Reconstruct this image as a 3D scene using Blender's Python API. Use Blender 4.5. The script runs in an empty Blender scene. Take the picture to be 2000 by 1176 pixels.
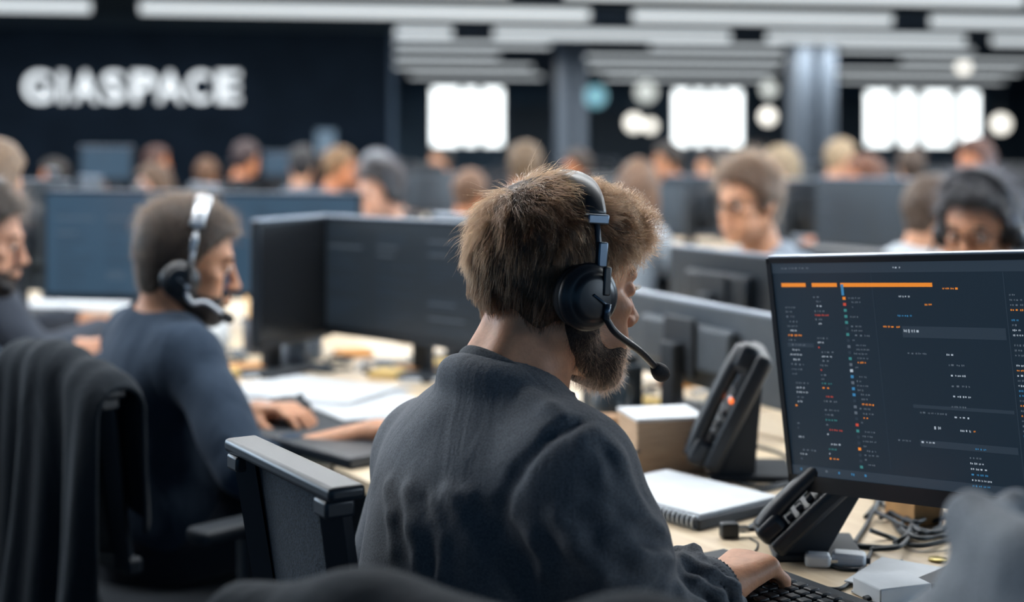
import bpy, bmesh, math, random
import numpy as np
from mathutils import Vector, Matrix

# ------------------------------------------------------------------ camera
F = 2778.0            # focal length in pixels (50 mm on a 36 mm wide sensor, 2000 px wide)
HZ = 290.0            # pixel row of the horizon
CAMZ = 1.30
SC = bpy.context.scene
COL = SC.collection
cam_data = bpy.data.cameras.new('camera')
cam_data.lens = 50.0
cam_data.sensor_width = 36.0
cam_data.shift_y = -(588.0 - HZ) / 2000.0
cam_data.clip_start = 0.05
cam_data.clip_end = 200
cam_data.dof.use_dof = True
cam_data.dof.focus_distance = 1.72
cam_data.dof.aperture_fstop = 2.1
cam = bpy.data.objects.new('camera', cam_data)
cam.location = (0, 0, CAMZ)
cam.rotation_euler = (math.pi / 2, 0, 0)
COL.objects.link(cam)
SC.camera = cam

# ------------------------------------------------------------------ world, exposure
world = bpy.data.worlds.new('world')
SC.world = world
world.use_nodes = True
wb = world.node_tree.nodes['Background']
wb.inputs['Color'].default_value = (0.25, 0.58, 1.0, 1)
wb.inputs['Strength'].default_value = 0.30
SC.view_settings.view_transform = 'Standard'
SC.view_settings.look = 'None'
SC.view_settings.exposure = 0.0
SC.view_settings.gamma = 1.0
SC.view_settings.use_curve_mapping = False
SC.cycles.max_bounces = 6
SC.cycles.diffuse_bounces = 3
SC.cycles.glossy_bounces = 3
SC.cycles.transmission_bounces = 4
SC.cycles.transparent_max_bounces = 8
SC.cycles.sample_clamp_indirect = 3.0
SC.cycles.use_denoising = True
SC.cycles.use_adaptive_sampling = True
SC.cycles.adaptive_threshold = 0.02

LAMP_W = 112.0          # watts of each lamp over the desks
LAMP_FAR = 48.0        # and of each lamp of the far rows

# room axes (the building is turned ten degrees to the camera) and desk axes
RY = math.radians(10.0)
U = np.array([math.cos(RY), math.sin(RY), 0.0])
V = np.array([-math.sin(RY), math.cos(RY), 0.0])
DY = math.radians(32.0)
FW = np.array([math.cos(DY), math.sin(DY), 0.0])      # across the bench desks, away from the front row
WD = np.array([math.sin(DY), -math.cos(DY), 0.0])     # along the bench desks, towards the right and the camera
DESK = 0.74


def P(x, y, d):
    return np.array([(x - 1000.0) / F * d, d, CAMZ - (y - HZ) / F * d])


def DK(x, y, z=DESK):
    """point at height z seen at pixel x, y"""
    d = (CAMZ - z) * F / (y - HZ)
    return P(x, y, d)


def fw(f, w, z=0.0):
    p = FW * f + WD * w
    return np.array([p[0], p[1], z])


def area_light(name, loc, size, power, color, rot=(0, 0, 0), size_y=None):
    l = bpy.data.lights.new(name, 'AREA')
    l.shape = 'RECTANGLE'
    l.size = size
    l.size_y = size_y or size
    l.energy = power
    l.color = color
    o = bpy.data.objects.new(name, l)
    o.location = loc
    o.rotation_euler = rot
    COL.objects.link(o)
    return o


# area lights added as window light from the unseen sides, inside the side walls
def added_daylight(loc, target, sx, sy, power, color):
    d = Vector(target) - Vector(loc)
    area_light('added_daylight', loc, sx, power, color, d.to_track_quat('-Z', 'Y').to_euler(), sy)


added_daylight((-8.2, 7.2, 2.1), (-0.2, 1.9, 0.9), 7.0, 1.9, 300, (0.58, 0.79, 1.0))
added_daylight((8.4, 6.6, 2.1), (0.4, 1.9, 0.9), 6.0, 1.9, 330, (0.66, 0.84, 1.0))
added_daylight((8.8, -0.6, 2.0), (0.1, 1.7, 0.9), 4.0, 1.9, 190, (0.72, 0.86, 1.0))  # added at the right rear to brighten the neck and arm

# ------------------------------------------------------------------ helpers: materials
MATS = {}


def mat(name, color, rough=0.6, metal=0.0, emit=None, estr=0.0, noise=0.0, nscale=40.0, bump=0.0, bscale=200.0,
        coat=0.0, spec=0.5, sheen=0.0, sss=0.0, stretch=None, alpha=None, trans=0.0, color2=None):
    if name in MATS:
        return MATS[name]
    m = bpy.data.materials.new(name)
    MATS[name] = m
    m.use_nodes = True
    nt = m.node_tree
    b = nt.nodes['Principled BSDF']
    b.inputs['Base Color'].default_value = (*color, 1)
    b.inputs['Roughness'].default_value = rough
    b.inputs['Metallic'].default_value = metal
    b.inputs['Specular IOR Level'].default_value = spec
    b.inputs['Coat Weight'].default_value = coat
    b.inputs['Sheen Weight'].default_value = sheen
    if trans:
        b.inputs['Transmission Weight'].default_value = trans
    if sss:
        b.inputs['Subsurface Weight'].default_value = sss
        b.inputs['Subsurface Radius'].default_value = (1.0, 0.35, 0.2)
        b.inputs['Subsurface Scale'].default_value = 0.006
    if emit is not None:
        b.inputs['Emission Color'].default_value = (*emit, 1)
        b.inputs['Emission Strength'].default_value = estr
    tc = None
    if noise or bump:
        tc = nt.nodes.new('ShaderNodeTexCoord')
        mp = nt.nodes.new('ShaderNodeMapping')
        nt.links.new(tc.outputs['Object'], mp.inputs['Vector'])
        if stretch:
            mp.inputs['Scale'].default_value = stretch
    if noise:
        n = nt.nodes.new('ShaderNodeTexNoise')
        n.inputs['Scale'].default_value = nscale
        n.inputs['Detail'].default_value = 5
        nt.links.new(mp.outputs['Vector'], n.inputs['Vector'])
        r = nt.nodes.new('ShaderNodeValToRGB')
        c2 = color2 or tuple(max(0, c * (1 - noise)) for c in color)
        c3 = color if color2 else tuple(min(1, c * (1 + noise)) for c in color)
        r.color_ramp.elements[0].position = 0.3
        r.color_ramp.elements[1].position = 0.7
        r.color_ramp.elements[0].color = (*c2, 1)
        r.color_ramp.elements[1].color = (*c3, 1)
        nt.links.new(n.outputs['Fac'], r.inputs['Fac'])
        nt.links.new(r.outputs['Color'], b.inputs['Base Color'])
    if bump:
        n2 = nt.nodes.new('ShaderNodeTexNoise')
        n2.inputs['Scale'].default_value = bscale
        n2.inputs['Detail'].default_value = 4
        nt.links.new(mp.outputs['Vector'], n2.inputs['Vector'])
        bp = nt.nodes.new('ShaderNodeBump')
        bp.inputs['Strength'].default_value = bump
        bp.inputs['Distance'].default_value = 0.004
        nt.links.new(n2.outputs['Fac'], bp.inputs['Height'])
        nt.links.new(bp.outputs['Normal'], b.inputs['Normal'])
    return m


def wood_mat(name, c1, c2, rough=0.45):
    if name in MATS:
        return MATS[name]
    m = bpy.data.materials.new(name)
    MATS[name] = m
    m.use_nodes = True
    nt = m.node_tree
    b = nt.nodes['Principled BSDF']
    b.inputs['Roughness'].default_value = rough
    tc = nt.nodes.new('ShaderNodeTexCoord')
    mp = nt.nodes.new('ShaderNodeMapping')
    mp.inputs['Scale'].default_value = (14, 1.2, 6)
    n = nt.nodes.new('ShaderNodeTexNoise')
    n.inputs['Scale'].default_value = 3.0
    n.inputs['Detail'].default_value = 8
    n.inputs['Distortion'].default_value = 0.6
    r = nt.nodes.new('ShaderNodeValToRGB')
    r.color_ramp.elements[0].color = (*c1, 1)
    r.color_ramp.elements[1].color = (*c2, 1)
    r.color_ramp.elements[0].position = 0.3
    r.color_ramp.elements[1].position = 0.7
    nt.links.new(tc.outputs['Object'], mp.inputs['Vector'])
    nt.links.new(mp.outputs['Vector'], n.inputs['Vector'])
    nt.links.new(n.outputs['Fac'], r.inputs['Fac'])
    nt.links.new(r.outputs['Color'], b.inputs['Base Color'])
    return m


def fabric_mat(name, color, wr=0.5, wscale=9.0, stretch=(1, 1, 0.35), fine=0.25, var=0.18, sheen=0.05):
    """knitted cloth: soft wrinkles and a fine weave"""
    if name in MATS:
        return MATS[name]
    m = bpy.data.materials.new(name)
    MATS[name] = m
    m.use_nodes = True
    nt = m.node_tree
    b = nt.nodes['Principled BSDF']
    b.inputs['Roughness'].default_value = 0.9
    b.inputs['Specular IOR Level'].default_value = 0.2
    b.inputs['Sheen Weight'].default_value = sheen
    b.inputs['Sheen Roughness'].default_value = 0.5
    tc = nt.nodes.new('ShaderNodeTexCoord')
    mp = nt.nodes.new('ShaderNodeMapping')
    mp.inputs['Scale'].default_value = stretch
    mp.inputs['Rotation'].default_value = (0.5, 0.2, 0.3)
    nt.links.new(tc.outputs['Object'], mp.inputs['Vector'])
    n = nt.nodes.new('ShaderNodeTexNoise')
    n.inputs['Scale'].default_value = wscale
    n.inputs['Detail'].default_value = 3
    n.inputs['Distortion'].default_value = 1.1
    nt.links.new(mp.outputs['Vector'], n.inputs['Vector'])
    bp = nt.nodes.new('ShaderNodeBump')
    bp.inputs['Strength'].default_value = wr
    bp.inputs['Distance'].default_value = 0.02
    nt.links.new(n.outputs['Fac'], bp.inputs['Height'])
    n2 = nt.nodes.new('ShaderNodeTexNoise')
    n2.inputs['Scale'].default_value = 420
    n2.inputs['Detail'].default_value = 3
    nt.links.new(tc.outputs['Object'], n2.inputs['Vector'])
    bp2 = nt.nodes.new('ShaderNodeBump')
    bp2.inputs['Strength'].default_value = fine
    bp2.inputs['Distance'].default_value = 0.002
    nt.links.new(n2.outputs['Fac'], bp2.inputs['Height'])
    nt.links.new(bp.outputs['Normal'], bp2.inputs['Normal'])
    nt.links.new(bp2.outputs['Normal'], b.inputs['Normal'])
    r = nt.nodes.new('ShaderNodeValToRGB')
    r.color_ramp.elements[0].position = 0.35
    r.color_ramp.elements[1].position = 0.65
    r.color_ramp.elements[0].color = (*[c * (1 - var) for c in color], 1)
    r.color_ramp.elements[1].color = (*[c * (1 + var) for c in color], 1)
    nt.links.new(n2.outputs['Fac'], r.inputs['Fac'])
    nt.links.new(r.outputs['Color'], b.inputs['Base Color'])
    return m


def hair_mat(name, color, rough=0.35, rand=0.35):
    if name in MATS:
        return MATS[name]
    m = bpy.data.materials.new(name)
    MATS[name] = m
    m.use_nodes = True
    nt = m.node_tree
    for n in list(nt.nodes):
        nt.nodes.remove(n)
    out = nt.nodes.new('ShaderNodeOutputMaterial')
    h = nt.nodes.new('ShaderNodeBsdfHairPrincipled')
    h.parametrization = 'COLOR'
    h.inputs['Color'].default_value = (*color, 1)
    h.inputs['Roughness'].default_value = rough
    h.inputs['Radial Roughness'].default_value = 0.5
    h.inputs['Random Roughness'].default_value = 0.3
    hi = nt.nodes.new('ShaderNodeHairInfo')
    r = nt.nodes.new('ShaderNodeValToRGB')
    r.color_ramp.elements[0].color = (*[c * (1 - rand) for c in color], 1)
    r.color_ramp.elements[1].color = (*[min(1, c * (1 + rand * 1.6)) for c in color], 1)
    nt.links.new(hi.outputs['Random'], r.inputs['Fac'])
    nt.links.new(r.outputs['Color'], h.inputs['Color'])
    nt.links.new(h.outputs['BSDF'], out.inputs['Surface'])
    return m


# ------------------------------------------------------------------ helpers: objects
def empty(name, loc, rz=0.0):
    o = bpy.data.objects.new(name, None)
    o.empty_display_size = 0.05
    o.location = Vector(loc)
    o.rotation_euler = (0, 0, rz)
    COL.objects.link(o)
    return o


def tag(o, label=None, cat=None, group=None, kind=None):
    if label:
        o['label'] = label
    if cat:
        o['category'] = cat
    if group:
        o['group'] = group
    if kind:
        o['kind'] = kind
    return o


def thing(name, label, cat, loc, rz=0.0, group=None):
    return tag(empty(name, loc, rz), label, cat, group)


def link(name, me, parent=None):
    o = bpy.data.objects.new(name, me)
    COL.objects.link(o)
    if parent is not None:
        o.parent = parent
    return o


def world_child(o, parent):
    """parent a mesh given in world coordinates"""
    o.parent = parent
    bpy.context.view_layer.update()
    o.matrix_parent_inverse = parent.matrix_world.inverted()
    return o


def copy_tree(o, parent=None):
    c = o.copy()
    COL.objects.link(c)
    if parent is not None:
        c.parent = parent
    for ch in list(o.children):
        copy_tree(ch, c)
    return c


class MB:
    """collects simple shapes into one mesh"""

    def __init__(s):
        s.bm = bmesh.new()
        s.mi = 0

    def _fin(s, faces, smooth):
        for f in faces:
            f.smooth = smooth
            f.material_index = s.mi

    def box(s, c, size, rot=None, bev=0.0, seg=2, smooth=False):
        r = bmesh.ops.create_cube(s.bm, size=1.0)
        vs = r['verts']
        M = Matrix.Translation(Vector(c))
        if rot is not None:
            M = M @ (rot.to_4x4() if isinstance(rot, Matrix) else Matrix.Rotation(rot, 4, 'Z'))
        M = M @ Matrix.Diagonal((*size, 1))
        bmesh.ops.transform(s.bm, matrix=M, verts=vs)
        faces = {f for v in vs for f in v.link_faces}
        s._fin(faces, smooth)
        if bev > 0:
            es = list({e for v in vs for e in v.link_edges})
            rb = bmesh.ops.bevel(s.bm, geom=es, offset=bev, segments=seg, affect='EDGES', profile=0.5)
            s._fin(rb['faces'], True)
        return s

    def tube(s, pts, r, n=8, cap=True, smooth=True, flat=None):
        """swept tube; r number or list; flat = (up vector, ratio) squashes the section along up"""
        pts = [Vector(p) for p in pts]
        k = len(pts)
        rs = [r] * k if not isinstance(r, (list, tuple, np.ndarray)) else list(r)
        rings = []
        t0 = (pts[1] - pts[0]).normalized()
        up = Vector((0, 0, 1)) if abs(t0.z) < 0.9 else Vector((1, 0, 0))
        if flat is not None:
            up = Vector(flat[0]).normalized()
        nrm = (up - t0 * up.dot(t0)).normalized()
        for i in range(k):
            if i == 0:
                t = pts[1] - pts[0]
            elif i == k - 1:
                t = pts[-1] - pts[-2]
            else:
                t = pts[i + 1] - pts[i - 1]
            t.normalize()
            nrm = nrm - t * nrm.dot(t)
            if nrm.length < 1e-6:
                nrm = t.orthogonal()
            nrm.normalize()
            bi = t.cross(nrm)
            q = flat[1] if flat is not None else 1.0
            ring = [s.bm.verts.new(pts[i] + (nrm * math.cos(a) * q + bi * math.sin(a)) * rs[i])
                    for a in [2 * math.pi * j / n for j in range(n)]]
            rings.append(ring)
        fs = []
        for i in range(k - 1):
            for j in range(n):
                fs.append(s.bm.faces.new((rings[i][j], rings[i][(j + 1) % n], rings[i + 1][(j + 1) % n], rings[i + 1][j])))
        s._fin(fs, smooth)
        if cap:
            s._fin([s.bm.faces.new(list(reversed(rings[0]))), s.bm.faces.new(rings[-1])], False)
        return s

    def lathe(s, prof, c=(0, 0, 0), n=24, rot=None, smooth=True):
        rings = []
        R = rot if rot is not None else Matrix.Identity(3)
        for (r, z) in prof:
            if r < 1e-6:
                rings.append([s.bm.verts.new(Vector(c) + R @ Vector((0, 0, z)))])
            else:
                rings.append([s.bm.verts.new(Vector(c) + R @ Vector((r * math.cos(2 * math.pi * j / n), r * math.sin(2 * math.pi * j / n), z))) for j in range(n)])
        fs = []
        for a, b in zip(rings[:-1], rings[1:]):
            for j in range(n):
                A = (a[j % len(a)], a[(j + 1) % len(a)])
                B = (b[j % len(b)], b[(j + 1) % len(b)])
                vs = [A[0]]
                if A[1] is not A[0]:
                    vs.append(A[1])
                vs.append(B[1])
                if B[0] is not B[1]:
                    vs.append(B[0])
                if len(set(vs)) >= 3:
                    fs.append(s.bm.faces.new(vs))
        s._fin(fs, smooth)
        return s

    def quad(s, pts):
        f = s.bm.faces.new([s.bm.verts.new(Vector(p)) for p in pts])
        s._fin([f], False)
        return s

    def prism(s, poly, z0, z1, rot=None, c=(0, 0, 0)):
        R = rot if rot is not None else Matrix.Identity(3)
        a = [s.bm.verts.new(Vector(c) + R @ Vector((x, y, z0))) for x, y in poly]
        b = [s.bm.verts.new(Vector(c) + R @ Vector((x, y, z1))) for x, y in poly]
        fs = [s.bm.faces.new(list(reversed(a))), s.bm.faces.new(b)]
        n = len(poly)
        for i in range(n):
            fs.append(s.bm.faces.new((a[i], a[(i + 1) % n], b[(i + 1) % n], b[i])))
        s._fin(fs, False)
        return s

    def grid(s, arr, smooth=True):
        """arr[i][j] points"""
        vs = [[s.bm.verts.new(Vector(p)) for p in row] for row in arr]
        fs = []
        for i in range(len(vs) - 1):
            for j in range(len(vs[0]) - 1):
                fs.append(s.bm.faces.new((vs[i][j], vs[i][j + 1], vs[i + 1][j + 1], vs[i + 1][j])))
        s._fin(fs, smooth)
        return s

    def build(s, name, mats, parent=None, fix=True):
        me = bpy.data.meshes.new(name)
        if fix:
            bmesh.ops.recalc_face_normals(s.bm, faces=s.bm.faces[:])
        s.bm.to_mesh(me)
        s.bm.free()
        for m in (mats if isinstance(mats, (list, tuple)) else [mats]):
            me.materials.append(m)
        return link(name, me, parent)


def arc(pts, n=24):
    """smooth Catmull-Rom curve through points"""
    p = [np.array(q, float) for q in pts]
    p = [2 * p[0] - p[1]] + p + [2 * p[-1] - p[-2]]
    out = []
    m = len(p) - 3
    for i in range(m):
        k = max(2, n // m)
        for t in np.linspace(0, 1, k, endpoint=False):
            a, b, c, d = p[i:i + 4]
            out.append(0.5 * ((2 * b) + (-a + c) * t + (2 * a - 5 * b + 4 * c - d) * t * t + (-a + 3 * b - 3 * c + d) * t ** 3))
    out.append(p[-2])
    return out

# ------------------------------------------------------------------ helpers: organic surfaces (distance field -> quads)
class Field:
    def __init__(s, lo, hi, h):
        s.lo = np.array(lo, float)
        s.h = h
        s.n = np.ceil((np.array(hi) - s.lo) / h).astype(int) + 1
        s.ax = [(s.lo[i] + np.arange(s.n[i]) * h).astype(np.float32) for i in range(3)]
        s.d = np.full(tuple(s.n), 1.0, np.float32)

    def sub(s, lo, hi):
        a = np.clip(np.floor((np.array(lo) - s.lo) / s.h).astype(int), 0, s.n)
        b = np.clip(np.ceil((np.array(hi) - s.lo) / s.h).astype(int) + 1, 0, s.n)
        if np.any(b <= a):
            return None, None
        sl = tuple(slice(a[i], b[i]) for i in range(3))
        X = s.ax[0][sl[0]][:, None, None]
        Y = s.ax[1][sl[1]][None, :, None]
        Z = s.ax[2][sl[2]][None, None, :]
        return sl, (X, Y, Z)

    def _op(s, sl, q, k, op):
        d = s.d[sl]
        if op == 'add':
            if k > 0:
                hh = np.clip(0.5 + 0.5 * (d - q) / k, 0, 1)
                s.d[sl] = d * (1 - hh) + q * hh - k * hh * (1 - hh)
            else:
                s.d[sl] = np.minimum(d, q)
        elif op == 'cut':
            if k > 0:
                hh = np.clip(0.5 - 0.5 * (d + q) / k, 0, 1)
                s.d[sl] = d * (1 - hh) - q * hh + k * hh * (1 - hh)
            else:
                s.d[sl] = np.maximum(d, -q)

    def cone(s, a, b, ra, rb, k=0.01, op='add'):
        a = np.array(a, float)
        b = np.array(b, float)
        m = max(ra, rb) + k * 1.2 + 3 * s.h
        sl, G = s.sub(np.minimum(a, b) - m, np.maximum(a, b) + m)
        if sl is None:
            return s
        ab = b - a
        L2 = max(float(ab @ ab), 1e-12)
        px, py, pz = G[0] - np.float32(a[0]), G[1] - np.float32(a[1]), G[2] - np.float32(a[2])
        t = np.clip((px * ab[0] + py * ab[1] + pz * ab[2]) / L2, 0, 1).astype(np.float32)
        q = np.sqrt((px - t * ab[0]) ** 2 + (py - t * ab[1]) ** 2 + (pz - t * ab[2]) ** 2) - (ra + (rb - ra) * t)
        s._op(sl, q.astype(np.float32), k, op)
        return s

    def ell(s, c, r, M=None, k=0.01, op='add'):
        c = np.array(c, float)
        r = np.array(r, float)
        M = np.eye(3) if M is None else np.array(M)
        ext = np.sqrt(((M * r) ** 2).sum(1)) + k * 1.2 + 3 * s.h
        sl, G = s.sub(c - ext, c + ext)
        if sl is None:
            return s
        p = [G[i] - np.float32(c[i]) for i in range(3)]
        k0 = 0
        k1 = 0
        for j in range(3):
            l = (p[0] * M[0, j] + p[1] * M[1, j] + p[2] * M[2, j])
            k0 = k0 + (l / r[j]) ** 2
            k1 = k1 + (l / r[j] ** 2) ** 2
        k0 = np.sqrt(k0)
        k1 = np.sqrt(k1) + 1e-9
        q = k0 * (k0 - 1) / k1
        s._op(sl, q.astype(np.float32), k, op)
        return s

    def chain(s, pts, rs, k=0.01, op='add'):
        for i in range(len(pts) - 1):
            ra = rs[i] if hasattr(rs, '__len__') else rs
            rb = rs[i + 1] if hasattr(rs, '__len__') else rs
            s.cone(pts[i], pts[i + 1], ra, rb, k, op)
        return s

    def halfspace(s, p, n, k=0.0):
        """keep the side n points away from"""
        n = np.array(n, float)
        n /= np.linalg.norm(n)
        X, Y, Z = s.ax[0][:, None, None], s.ax[1][None, :, None], s.ax[2][None, None, :]
        q = (X - p[0]) * n[0] + (Y - p[1]) * n[1] + (Z - p[2]) * n[2]
        s.d = np.maximum(s.d, q.astype(np.float32))
        return s

    def displace(s, fn):
        band = np.abs(s.d) < 0.05
        i, j, k = np.nonzero(band)
        s.d[i, j, k] += fn(s.ax[0][i], s.ax[1][j], s.ax[2][k]).astype(np.float32)
        return s

    def mesh(s):
        d = s.d
        d[0], d[-1] = 1, 1
        d[:, 0], d[:, -1] = 1, 1
        d[:, :, 0], d[:, :, -1] = 1, 1
        ins = d < 0
        n = s.n
        cnt = np.zeros((n[0] - 1, n[1] - 1, n[2] - 1), np.uint8)
        for a in (0, 1):
            for b in (0, 1):
                for c in (0, 1):
                    cnt += ins[a:n[0] - 1 + a, b:n[1] - 1 + b, c:n[2] - 1 + c]
        act = (cnt > 0) & (cnt < 8)
        I, J, K = np.nonzero(act)
        idx = np.full(act.shape, -1, np.int64)
        idx[I, J, K] = np.arange(len(I))
        acc = np.zeros((len(I), 3))
        num = np.zeros(len(I))
        corners = [(a, b, c) for a in (0, 1) for b in (0, 1) for c in (0, 1)]
        for a in corners:
            for ax in range(3):
                if a[ax] == 1:
                    continue
                b = list(a)
                b[ax] = 1
                v0 = d[I + a[0], J + a[1], K + a[2]]
                v1 = d[I + b[0], J + b[1], K + b[2]]
                cr = (v0 < 0) != (v1 < 0)
                t = np.where(cr, v0 / np.where(cr, v0 - v1, 1), 0)
                p = np.array(a, float)[None, :].repeat(len(I), 0)
                p[:, ax] += t
                acc[cr] += p[cr]
                num[cr] += 1
        pos = s.lo + (np.stack([I, J, K], 1) + acc / np.maximum(num, 1)[:, None]) * s.h
        quads = []
        for ax in range(3):
            o1, o2 = [(1, 2), (2, 0), (0, 1)][ax]
            A = np.moveaxis(ins, ax, 0)
            sl0 = [slice(None)] * 3
            sl1 = [slice(None)] * 3
            sl0[ax] = slice(0, -1)
            sl1[ax] = slice(1, None)
            e0 = ins[tuple(sl0)]
            e1 = ins[tuple(sl1)]
            cr = e0 != e1
            c = np.stack(np.nonzero(cr), 1)
            ok = (c[:, o1] > 0) & (c[:, o2] > 0) & (c[:, o1] < n[o1] - 1) & (c[:, o2] < n[o2] - 1)
            c = c[ok]
            flip = e0[c[:, 0], c[:, 1], c[:, 2]]

            def cell(a, b):
                q = c.copy()
                q[:, o1] -= a
                q[:, o2] -= b
                return idx[q[:, 0], q[:, 1], q[:, 2]]
            q = np.stack([cell(1, 1), cell(0, 1), cell(0, 0), cell(1, 0)], 1)
            q[~flip] = q[~flip][:, ::-1]
            quads.append(q)
        quads = np.concatenate(quads)
        quads = quads[(quads >= 0).all(1)]
        return pos, quads


def smooth_mesh(pos, quads, it=2, lam=0.5):
    for _ in range(it):
        acc = np.zeros_like(pos)
        num = np.zeros(len(pos))
        for a in range(4):
            b = (a + 1) % 4
            np.add.at(acc, quads[:, a], pos[quads[:, b]])
            np.add.at(acc, quads[:, b], pos[quads[:, a]])
            np.add.at(num, quads[:, a], 1)
            np.add.at(num, quads[:, b], 1)
        pos = pos + lam * (acc / np.maximum(num, 1)[:, None] - pos)
    return pos


def mesh_np(name, pos, quads, mats, parent=None, smooth=True, attr=None):
    me = bpy.data.meshes.new(name)
    me.vertices.add(len(pos))
    me.vertices.foreach_set('co', np.asarray(pos, np.float32).ravel())
    k = quads.shape[1]
    me.loops.add(len(quads) * k)
    me.loops.foreach_set('vertex_index', quads.astype(np.int32).ravel())
    me.polygons.add(len(quads))
    me.polygons.foreach_set('loop_start', np.arange(0, len(quads) * k, k, dtype=np.int32))
    me.polygons.foreach_set('use_smooth', np.full(len(quads), smooth))
    me.update(calc_edges=True)
    me.validate()
    for m in (mats if isinstance(mats, (list, tuple)) else [mats]):
        me.materials.append(m)
    if attr:
        for an, av in attr.items():
            at = me.attributes.new(an, 'FLOAT', 'POINT')
            at.data.foreach_set('value', np.asarray(av, np.float32))
    return link(name, me, parent)


def sine_noise(seed, freq, oct=3):
    r = np.random.RandomState(seed)
    terms = []
    for o in range(oct):
        for _ in range(4):
            v = r.normal(size=3)
            v /= np.linalg.norm(v)
            terms.append((v * freq * (1.9 ** o), r.rand() * 6.28, 0.55 ** o))

    def fn(x, y, z):
        a = 0
        for v, p, w in terms:
            a = a + w * np.sin(v[0] * x + v[1] * y + v[2] * z + p)
        return a / 4.0
    return fn


def hair_strands(name, roots, paths_fn, npts, radius, m, parent, off=(0, 0, 0)):
    """native hair curves; paths_fn(roots) -> (N, npts, 3)"""
    pts = paths_fn(roots) - np.array(off)
    N = len(pts)
    cu = bpy.data.hair_curves.new(name)
    cu.add_curves([npts] * N)
    cu.points.foreach_set('position', pts.astype(np.float32).ravel())
    rad = np.tile(radius * np.linspace(1.0, 0.25, npts), N)
    cu.points.foreach_set('radius', rad.astype(np.float32))
    cu.materials.append(m)
    return link(name, cu, parent)


def sample_quads(pos, quads, n, rng, mask=None):
    q = quads if mask is None else quads[mask[quads].all(1)]
    p = pos[q]
    nrm = np.cross(p[:, 2] - p[:, 0], p[:, 3] - p[:, 1])
    ar = np.linalg.norm(nrm, axis=1)
    pick = rng.choice(len(q), n, p=ar / ar.sum())
    u, v = rng.rand(n, 1), rng.rand(n, 1)
    pp = p[pick]
    pt = pp[:, 0] * (1 - u) * (1 - v) + pp[:, 1] * u * (1 - v) + pp[:, 2] * u * v + pp[:, 3] * (1 - u) * v
    nn = nrm[pick] / (ar[pick][:, None] + 1e-12)
    return pt, nn

# ------------------------------------------------------------------ people
def frame(yaw, pitch=0.0, roll=0.0):
    """columns: forward, left, up; angles in degrees, pitch > 0 looks down"""
    y, p, r = map(math.radians, (yaw, pitch, roll))
    f = np.array([math.cos(y) * math.cos(p), math.sin(y) * math.cos(p), -math.sin(p)])
    l = np.array([-math.sin(y), math.cos(y), 0.0])
    u = np.cross(f, l)
    l2 = l * math.cos(r) + u * math.sin(r)
    u2 = np.cross(f, l2)
    return np.stack([f, l2, u2], 1)


def skull(Fd, O, M, s, inflate=0.0, k=0.02):
    L = lambda x, y, z: O + M @ (np.array([x, y, z]) * s)
    e = inflate
    Fd.ell(L(-.012, 0, .036), np.array([.093 + e, .075 + e, .084 + e]) * s, M, k)
    Fd.ell(L(-.042, 0, .012), np.array([.055 + e, .064 + e, .062 + e]) * s, M, k)
    Fd.ell(L(.038, 0, .030), np.array([.052 + e, .061 + e, .056 + e]) * s, M, k)


def head(Fd, O, M, s=1.0, detail=1, jaw=1.0):
    L = lambda x, y, z: O + M @ (np.array([x, y, z]) * s)
    skull(Fd, O, M, s)
    Fd.ell(L(.040, 0, -.042), np.array([.047, .057, .066]) * s, M, .02)
    for sy in (-1, 1):
        Fd.cone(L(-.008, .055 * sy, -.050), L(.056, .024 * sy * jaw, -.097), .021 * s, .018 * s, .02)
        Fd.ell(L(.062, .045 * sy, -.020), np.array([.020, .018, .016]) * s, M, .015)
        Fd.ell(L(.060, .036 * sy, -.060), np.array([.024, .020, .030]) * s, M, .015)
    Fd.ell(L(.072, 0, -.100), np.array([.022, .027, .020]) * s, M, .014)
    Fd.cone(L(.088, -.030, .020), L(.088, .030, .020), .011 * s, .011 * s, .014)
    # eye sockets
    for sy in (-1, 1):
        Fd.ell(L(.104, .031 * sy, -.002), np.array([.016, .020, .013]) * s, M, .010, 'cut')
    # nose
    Fd.cone(L(.094, 0, .008), L(.112, 0, -.034), .0075 * s, .0105 * s, .009)
    Fd.ell(L(.113, 0, -.037), np.array([.0125, .0115, .0105]) * s, M, .005)
    for sy in (-1, 1):
        Fd.ell(L(.103, .012 * sy, -.041), np.array([.010, .0075, .0085]) * s, M, .005)
    # mouth
    if detail:
        Fd.chain([L(.089, -.024, -.067), L(.101, -.008, -.064), L(.102, .0, -.065), L(.101, .008, -.064), L(.089, .024, -.067)], [.004 * s, .0062 * s, .006 * s, .0062 * s, .004 * s], .005)
        Fd.chain([L(.089, -.022, -.072), L(.099, 0, -.076), L(.089, .022, -.072)], [.004 * s, .0075 * s, .004 * s], .005)
        for sy in (-1, 1):   # eyelids
            Fd.ell(L(.0835, .031 * sy, .001), np.array([.0115, .0155, .0105]) * s, M, .004)
            # ears
            Fd.ell(L(-.012, .078 * sy, -.008), np.array([.019, .0075, .031]) * s, M @ frame(0, -8 * 1, 0), .006)
            Fd.ell(L(-.006, .090 * sy, -.004), np.array([.010, .007, .019]) * s, M, .004, 'cut')
    else:
        Fd.cone(L(.094, -.02, -.070), L(.094, .02, -.070), .008 * s, .008 * s, .008)
        for sy in (-1, 1):
            Fd.ell(L(-.012, .078 * sy, -.008), np.array([.019, .009, .031]) * s, M, .006)


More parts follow.
